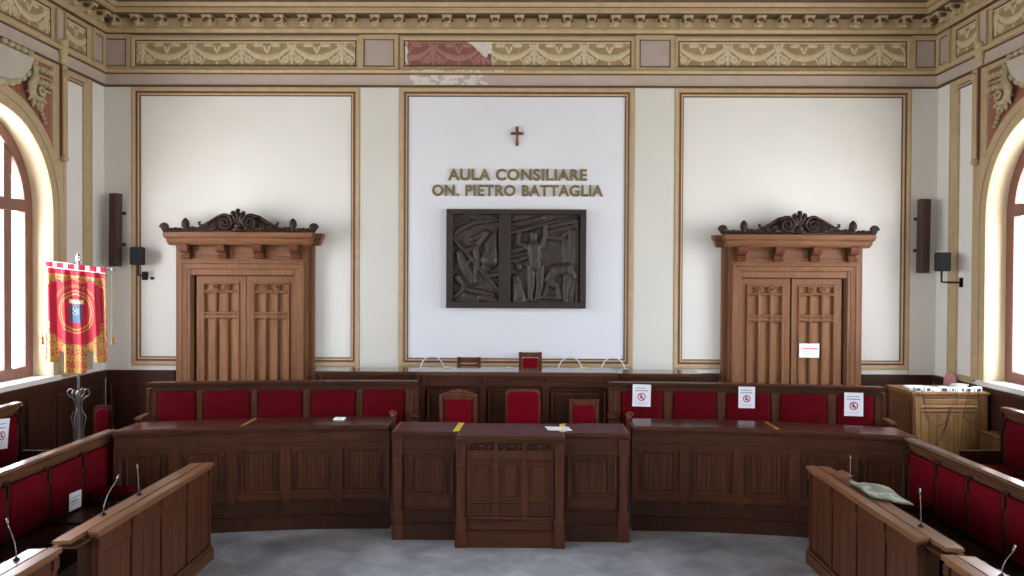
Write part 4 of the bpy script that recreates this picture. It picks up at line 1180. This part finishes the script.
throne('small_chair', 'dim red chair in the dark corner behind the banner stand', (-5.14, 9.75, 0), .19, 1.0, 'round', .45, .3, pad='red_velvet', wd='bench_panel')
# clear acrylic chairs
def acrylic_chair(label, loc):
    r = thing('acrylic_chair', label, 'chair', loc, 0, 'clear acrylic chairs behind the counter')
    n = 24; R = .17
    def outline(s): return [(s*R*math.cos(PI*q/n), .93+s*.21*math.sin(PI*q/n)) for q in range(n+1)]+[(-s*R*.8, .5), (s*R*.8, .5)]
    b = MB(); b.prism(outline(.95), 'y', 0, .01); b.build('backrest', 'acrylic', r)
    o = MB(); P = [(R*math.cos(PI*q/n), .005, .93+.21*math.sin(PI*q/n)) for q in range(n+1)]
    o.tube([(R*.8, .005, .45)]+P+[(-R*.8, .005, .45)], .009, 8); o.build('back_rim', 'acrylic_edge', r, smooth=True)
    s = MB(); s.box(-.19, .19, -.4, .0, .43, .45); s.build('seat', 'acrylic', r, bevel=.008)
    for sx in (-.16, .16):
        for y in (-.37, -.02):
            l = MB(); l.tube([(sx, y, 0), (sx*.95, y, .43)], [.012, .018], 8); l.build('leg', 'acrylic_edge', r, smooth=True)
acrylic_chair('clear acrylic chair left of the slat-backed chair behind the counter', (-1.235, 11.2, .35))
acrylic_chair('clear acrylic chair behind the counter next to the red chair', (.71, 11.2, .35))
acrylic_chair('clear acrylic chair behind the right end of the middle counter', (1.315, 11.2, .35))
for x, lb in ((-.97, 'pale folded card on the counter beside the left acrylic chair'), (-.13, 'pale folded card on the counter beside the red chair'), (.86, 'pale folded card on the counter between the two right acrylic chairs')):
    m = MB(); m.prism([(-.03, 0), (.03, 0), (0, .012)], 'x', -.045, .045)
    tag(m.build('name_card', 'banner_cream', loc=(x, 10.5, 1.412)), lb, 'card', 'pale cards on the rear counter')

# ------------------------------------------------------------------ side benches and desks
def side_bench(sgn, label, xb, yfar, n, pitch, zr, z0, first_w=None, tipped=True, short=None):
    """back panel at x=xb, sitters face the middle of the hall (towards -sgn)"""
    root = thing('side_bench', label, 'bench', (xb, yfar, z0), group='side benches with red backs')
    S = -sgn                       # direction towards the room's middle
    L = n*pitch+.06; H = zr-z0
    def bx(mb, d0, d1, y0, y1, za, zb, mi=0):
        a, b = sorted((S*d0, S*d1)); mb.box(a, b, -y1, -y0, za, zb, 1, mi)
    p = MB(); bx(p, -.04, 0, 0, L, 0, H-.1); p.build('back_panel', 'bench_panel', root)
    r = MB()
    r.prism([(S*-.055, H-.035), (S*.055, H-.035), (S*.065, H-.02), (S*.05, H), (S*-.045, H), (S*-.055, H-.012)], 'y', -L-.02, .02)
    bx(r, -.05, .035, 0, L, H-.07, -.035+H); bx(r, -.04, .012, 0, L, H-.125, H-.07); r.build('rail', 'bench_rail_y', root, bevel=.004)
    for i in range(n+1):
        y = .03+pitch*i
        s = MB(); bx(s, 0, .03, y-.028, y+.028, 0, H-.1); bx(s, .03, .05, y-.014, y+.014, H-.24, H-.125); s.build('stile', 'bench_panel', root)
    for i in range(n):
        y0, y1 = .03+pitch*i+.032, .03+pitch*(i+1)-.032
        c = MB(); bx(c, .001, .05, y0, y1, .47, H-.13); c.build('backrest', 'red_velvet', root, bevel=.018, smooth=True)
        s = MB()
        down = (i == 0)
        if down:
            y0 = max(y0, .34 if z0 == 0 else 0); e0 = .11 if z0 else 0; bx(s, .055, .46, y0, y1, .48-e0, .535-e0); bx(s, .06, .45, y0+.01, y1-.01, .536-e0, .575-e0, 1)
        else:
            bx(s, .055, .46, y0, y1, .41, .445)
        s.build('seat', ['bench_panel', 'red_velvet'] if down else 'bench_panel', root, bevel=.008)
    for y in (-.03, L):
        e = MB(); bx(e, -.04, .5 if (y > 0 or z0) else .05, y, y+.028, 0, .6)
        bx(e, -.04, .05, y, y+.028, .6, H-.04); e.build('end_panel', 'bench_panel', root)
    b = MB(); bx(b, .05, .1, 0, L, .0, .4); b.build('seat_support', 'bench_panel', root)
    return root
side_bench(-1, 'front row bench on the left with red backs, behind the left front desks', -4.12, 7.98, 8, .55, 1.05, 0)
side_bench(1, 'front row bench on the right with red backs, behind the desk with green cloth', 3.79, 7.72, 8, .507, 1.072, 0)
side_bench(-1, 'second row bench by the left window, its top rail catching light', -5.4, 8.48, 5, .54, 1.24, .12)
side_bench(1, 'second row bench by the right window, beside the small wooden box', 5.37, 8.82, 6, .53, 1.2, .12)
for s, a, b, nm in ((-1, XL+.06, -4.75, 'left'), (1, 4.6, XR-.06, 'right')):
    f = MB(); f.box(a, b, 1.5, 8.95, 0, .118)
    structure(f.build('floor_step_'+nm, 'wainscot'), 'wooden step carrying the second row bench on the %s' % nm, 'step')

def side_desk(sgn, label, xf, yfar, n, pitch, flap=None, long_end=False):
    """front face at x = xf looking to the middle; sgn -1 is the left side"""
    root = thing('bench_desk', label, 'council desk', (xf, yfar, 0), group='straight desks in front of the side benches')
    S = sgn                        # depth direction, away from the middle
    L = n*pitch+.02; H = .89
    def bx(mb, d0, d1, y0, y1, za, zb, mi=0):
        a, b = sorted((S*d0, S*d1)); mb.box(a, b, -y1, -y0, za, zb, 1, mi)
    t = MB(); bx(t, -.03, .055, -.02, L+.02, H-.03, H); bx(t, -.015, .055, 0, L, H-.055, H-.03); t.build('ledge', 'ledge_wood', root, bevel=.005)
    # writing board behind the ledge; it runs on past the ledge at the near end
    w = MB(); w.prism([(S*.068, H-.034), (S*.068, H-.004), (S*.19, H-.012), (S*.19, H-.036)], 'y', -L-(.2 if long_end else .02), .02)
    w.build('writing_board', 'ledge_wood', root, bevel=.004)
    if long_end:
        w = MB(); bx(w, .03, .19, L+.03, L+.2, H-.062, H-.05); w.build('lower_board', 'desk_y', root)
    gv = MB(); bx(gv, .0545, .0675, 0, L, H-.06, H-.03); gv.build('groove', 'dark_void', root)
    if flap:
        fl = MB(); fl.prism([(S*.075, H+.0), (S*.075, H+.008), (S*.185, H+.034), (S*.185, H+.026)], 'y', -flap[1], -flap[0]); fl.build('flap', 'ledge_wood', root, bevel=.003)
    fr = MB()
    bx(fr, .012, .035, 0, L, 0, H-.05); bx(fr, 0, .012, 0, L, .70, H-.055)
    for i in range(n+1):
        y = min(max(pitch*i+.01, .025), L-.025); bx(fr, -.008, .02, y-.022, y+.022, .1, H-.055); bx(fr, -.02, .0, y-.03, y+.03, H-.12, H-.055)
    fr.build('front_frame', 'desk_v', root)
    for i in range(n):
        q = MB(); y0, y1 = pitch*i+.045, pitch*(i+1)-.02; k = 3
        for j in range(k):
            a, b = y0+(y1-y0)*j/k+.003, y0+(y1-y0)*(j+1)/k-.003; bx(q, .002, .014, a, b, .14, .69)
        bx(q, -.004, .014, y0, y1, .685, .70)
        q.build('front_panel', 'desk_v', root)
    p = MB(); bx(p, -.03, .035, -.01, L+.01, 0, .1); bx(p, -.018, .035, -.005, L+.005, .1, .13); p.build('plinth', 'desk_y', root)
    for y in (0, L-.1):
        e = MB(); bx(e, .035, .17, y, y+.03, 0, H-.07); e.build('end_board', 'desk_v' if y == 0 else 'bench_panel', root)
    sh = MB(); bx(sh, .036, .3, .03, L-.03, .8, .82); sh.build('shelf', 'bench_panel', root)
    return root
side_desk(-1, 'front desk on the left with bare top ending before the curved desk', -2.84, 7.27, 4, .485, None, True)
side_desk(1, 'front desk on the right with green mottled cloth on it', 2.67, 7.31, 4, .495, (.28, .5), True)
side_desk(-1, 'left desk nearest the viewer, cut by the picture edge', -2.9, 4.94, 4, .49)
side_desk(1, 'right desk nearest the viewer, cut by the picture edge', 2.66, 4.95, 4, .49)
# notices on the side benches
sheet('seat_notice', 'small white notice on a red back of the left front row bench', 'notice', .2, .16, (-4.12+.068, 7.2, .55), (0, .03, PI/2), [(.2, (.5, .2), .01, 'ink_faint'), (0, (.6,), .01, 'ink'), (-.15, (.4, .2), .01, 'ink_faint')], False, 'no-sitting notices on seats')
sheet('seat_notice', 'white no-sitting notice on the second row bench by the left window', 'notice', .21, .31, (-5.4+.058, 8.14, .965), (0, .12, PI/2), [(.33, (.5, .2), .008, 'ink'), (.2, (.6,), .009, 'ink')], True, 'no-sitting notices on seats', .02)

# green mottled cloth
m = MB(); nx, ny = 16, 22
vs = []
for i in range(nx+1):
    for j in range(ny+1):
        u, v = i/nx, j/ny
        x = 2.765+.25*u*(.45+.55*math.sin(min(1, v*1.6+.2)*PI*.5)); y = 6.69-.60*v*(.8+.2*u)
        z = .908-.03*u+.035*u*math.exp(-((v-.3)/.25)**2)+.004*math.sin(9*u+5*v)
        vs.append((x, y, z))
m.add(vs, [(i*(ny+1)+j, (i+1)*(ny+1)+j, (i+1)*(ny+1)+j+1, i*(ny+1)+j+1) for i in range(nx) for j in range(ny)])
gc = tag(m.build('folded_cloth', 'camo', smooth=True), 'grey-green mottled cloth lying folded on the right front desk', 'cloth')
sd = gc.modifiers.new('solid', 'SOLIDIFY'); sd.thickness = .012; sd.offset = 0

# microphones
def mic(label, x, y, z, lean, L=.26):
    r = thing('gooseneck_microphone', label, 'microphone', (x, y, z), 0, 'gooseneck microphones on the desks')
    b = MB(); b.lathe([(.018, 0), (.02, .006), (.009, .014), (.006, .02)], seg=12); b.build('base', 'black_plastic', r, smooth=True)
    pts = [(lean[0]*t*t*L, lean[1]*t*t*L, .02+L*t) for t in [i/8 for i in range(9)]]
    s = MB(); s.tube(pts, .0032, 8); st_ = s.build('stem', 'mic_metal', r, smooth=True)
    e = pts[-1]; h = MB(); d = Vector((lean[0]*.7, lean[1]*.7, 1)).normalized()
    h.tube([e, tuple(Vector(e)+d*.015), tuple(Vector(e)+d*.045)], [.004, .007, .006], 10); h.build('head', 'mic_metal', st_, smooth=True)
mic('gooseneck microphone leaning at the middle of the left front desk', -2.985, 5.67, .884, (.2, .55), .2)
mic('gooseneck microphone upright further along the left front desk', -2.985, 6.2, .884, (-.1, .1), .17)
mic('gooseneck microphone at the far end of the right front desk', 2.8, 6.74, .886, (.05, .1), .16)
mic('gooseneck microphone behind the green cloth', 2.8, 5.55, .884, (-.02, .05), .2)
mic('gooseneck microphone on the nearest right desk', 2.8, 4.62, .884, (.5, .0), .12)
mic('gooseneck microphone on the nearest left desk', -3.03, 4.75, .884, (-.4, .2), .18)

# ------------------------------------------------------------------ cabinet corner on the right
cb = thing('wooden_cabinet', 'light wooden cabinet by the right window with cables on top', 'cabinet', (0, 0, 0))
x0, x1, y0, y1, h = 4.93, 5.855, 10.0, 10.66, 1.2
m = MB(); m.box(x0, x1, y0+.02, y1, .08, h-.03); m.box(x0+.02, x1-.02, y0+.04, y1-.02, 0, .08); m.build('carcass', 'cabinet_side', cb)
m = MB(); m.box(x0-.03, x1+.02, y0-.03, y1+.01, h-.03, h); m.box(x0-.015, x1+.01, y0-.01, y1, h-.05, h-.03); m.build('cabinet_top', 'cabinet_wood', cb, bevel=.006)
fn = lambda u, v, w: (u, y0+.02-w, v)
m = MB(); bx = fbox(fn)
bx(m, x0, x0+.09, .08, h-.05, 0, .03); bx(m, x0+.02, x0+.07, .2, h-.08, .03, .04); m.build('stile', 'cabinet_wood', cb, bevel=.004)
m = MB(); bx(m, x1-.09, x1, .08, h-.05, 0, .03); m.build('stile', 'cabinet_wood', cb, bevel=.004)
m = MB(); m.rings(fn, x0+.09, x1-.09, h-.2, h-.055, [(0, 0, 0), (0, .02, 0), (.02, .02, 0), (.035, .006, 0), (.05, .012, 0)], fill=0); m.build('drawer', 'cabinet_wood', cb)
m = MB(); bx(m, x0+.09, x1-.09, h-.245, h-.215, 0, .03)
bx(m, x0+.1, x1-.1, h-.285, h-.262, 0, .02)
for i in range(7):
    a = x0+.1+(x1-x0-.2)*i/7; bx(m, a+.003, a+(x1-x0-.2)/7-.003, .1, h-.28, .0, .012)
m.build('door_panel', 'cabinet_wood', cb)
fnl = lambda u, v, w: (x0-w, u, v)
m = MB(); m.rings(fnl, y0+.06, y1-.04, .16, h-.12, [(0, 0, 0), (0, .012, 0), (.04, .012, 0), (.055, .003, 0)], fill=0); m.build('side_panel', 'cabinet_side', cb)
# row of small devices on the front edge
NB = ['first', 'second', 'third', 'fourth', 'fifth', 'sixth', 'seventh', 'eighth']
for i in range(8):
    r = thing('charging_unit', 'small white and navy device, %s from the left along the cabinet top' % NB[i], 'device', (4.97+.105*i, 10.05, h+.001), 0, 'row of small devices on the cabinet')
    m = MB(); m.box(0, .092, -.04, .05, 0, .05+.012*(i % 2)); m.build('case', 'white_plastic', r, bevel=.006)
    m = MB(); m.box(.01+.02*(i % 3), .05+.02*(i % 2), -.046, -.0405, .01, .044); m.build('front_plate', 'navy_plastic', r)
m = MB(); m.prism([(5.0, 10.42), (4.96, 10.14), (5.2, 10.12), (5.24, 10.4)], 'z', h+.001, h+.03)
tag(m.build('paper_stack', 'paper'), 'stack of white papers on the left end of the light cabinet', 'paper')
m = MB()
for k in range(3):
    m.tube([(5.7+.1*math.cos(q*PI/8)+.015*k, 10.4+.09*math.sin(q*PI/8), h+.012+.015*k) for q in range(17)], .009, 8)
tag(m.build('cable_coil', 'white_plastic', smooth=True), 'white coiled cable on the cabinet near the window sill', 'cable')
def cable(label, pts):
    m = MB(); P = [Vector(p) for p in pts]; out = []
    for i in range(len(P)-1):
        p0, p1, p2, p3 = P[max(i-1, 0)], P[i], P[i+1], P[min(i+2, len(P)-1)]
        for t in [q/6 for q in range(6)]:
            out.append(.5*((2*p1)+(p2-p0)*t+(2*p0-5*p1+4*p2-p3)*t*t+(3*p1-p0-3*p2+p3)*t**3))
    out.append(P[-1]); m.tube(out, .0055, 6)
    return tag(m.build('hanging_cable', 'cable_dark', smooth=True), label, 'cable', 'cables hanging down the cabinet front')
yc_ = 9.948
cable('dark cable looping down the left half of the cabinet front', [(5.0, yc_, 1.24), (5.05, yc_, 1.05), (5.07, yc_, .9), (5.16, yc_, .8), (5.27, yc_, .8), (5.34, yc_, .87), (5.3, yc_-.01, .78), (5.2, yc_, .55), (5.17, yc_, .4)])
cable('dark cable dropping from the middle of the cabinet top', [(5.42, yc_, 1.24), (5.44, yc_, 1.12), (5.37, yc_, 1.0), (5.33, yc_-.02, .87), (5.25, yc_-.02, .6)])
cable('dark cable looping across the right half of the cabinet front', [(5.6, yc_, 1.24), (5.56, yc_, 1.05), (5.53, yc_, .92), (5.62, yc_, .82), (5.7, yc_, .86), (5.73, yc_, 1.0), (5.7, yc_, 1.24)])
# pink rounded chair behind the cabinet
r = thing('pink_chair', 'faded pink chair with rounded back behind the light cabinet', 'chair', (5.745, 10.86, 0), -1.45)
n = 16; pts = [(-.13, .75)]+[(.13*-math.cos(PI*q/n), 1.2+.15*math.sin(PI*q/n)) for q in range(n+1)]+[(.13, .75)]
m = MB(); m.prism(pts, 'y', .1, .14); m.build('backrest', 'pink_fabric', r, bevel=.015)
m = MB(); m.box(-.14, .14, -.2, .14, .5, .56); m.build('seat', 'pink_fabric', r, bevel=.02)
m = MB(); m.tube([(0, .15, .55), (0, .15, .95)], .015, 8); m.build('back_post', 'black_plastic', r)
for sx in (-.11, .11):
    for y in (-.17, .11):
        l = MB(); l.tube([(sx, y, 0), (sx, y, .5)], .014, 8); l.build('leg', 'black_plastic', r)
# small wooden box by the wall beyond the second row
bxr = thing('wooden_box', 'low reddish wooden box against the wall between cabinet and right bench', 'box', (0, 0, 0))
m = MB(); m.box(5.6, 5.87, 9.18, 9.7, 0.02, .745); m.build('body', 'cabinet_side', bxr)
m = MB(); m.box(5.585, 5.88, 9.16, 9.72, .746, .77); m.build('lid', 'desk_y', bxr, bevel=.004)
m = MB(); m.box(5.61, 5.86, 9.2, 9.68, 0, .02); m.build('plinth', 'desk_v', bxr)

# ------------------------------------------------------------------ light
W = bpy.data.worlds.new('World'); SC.world = W; W.use_nodes = True
bg = W.node_tree.nodes['Background']; bg.inputs['Strength'].default_value = 9.0
wt = W.node_tree.nodes.new('ShaderNodeTexCoord'); ws = W.node_tree.nodes.new('ShaderNodeSeparateXYZ'); wr = W.node_tree.nodes.new('ShaderNodeValToRGB')
wm = W.node_tree.nodes.new('ShaderNodeMapRange'); wm.inputs['From Min'].default_value = -1; wm.inputs['From Max'].default_value = 1
W.node_tree.links.new(wt.outputs['Generated'], ws.inputs[0]); W.node_tree.links.new(ws.outputs['Z'], wm.inputs['Value']); W.node_tree.links.new(wm.outputs[0], wr.inputs['Fac'])
wr.color_ramp.elements[0].position = .44; wr.color_ramp.elements[0].color = (.80, .80, .785, 1)
wr.color_ramp.elements[1].position = .56; wr.color_ramp.elements[1].color = (.90, .96, 1.06, 1)
W.node_tree.links.new(wr.outputs['Color'], bg.inputs['Color'])
def portal(fn, yc, rotz):
    L = bpy.data.lights.new('window_daylight', 'AREA'); L.shape = 'RECTANGLE'; L.size = 3.3; L.size_y = 2.4
    L.cycles.is_portal = True
    o = bpy.data.objects.new('window_daylight', L); COL.objects.link(o)
    o.location = fn(yc, 2.95, -DEP-.2); o.rotation_euler = (0, rotz, 0)
for y in WIN_L: portal(lf, y, -PI/2)
for y in WIN_R: portal(rt, y, PI/2)

# ------------------------------------------------------------------ camera
cam = bpy.data.cameras.new('camera'); co = bpy.data.objects.new('camera', cam); COL.objects.link(co)
cam.sensor_width = 36; cam.lens = 796/1024*36; cam.clip_start = .05
co.matrix_world = Matrix.Translation((0, 0, 2.6)) @ Matrix.Rotation(8/796, 4, 'Z') @ Matrix.Rotation(PI/2-10/796, 4, 'X') @ Matrix.Rotation(.005, 4, 'Z')
SC.camera = co
SC.view_settings.view_transform = 'Standard'; SC.view_settings.look = 'None'; SC.view_settings.gamma = 1
SC.view_settings.use_curve_mapping = False
SC.view_settings.exposure = 1.48
SC.cycles.use_denoising = True
SC.cycles.max_bounces = 12; SC.cycles.diffuse_bounces = 6; SC.cycles.transparent_max_bounces = 12
SC.cycles.sample_clamp_indirect = 8
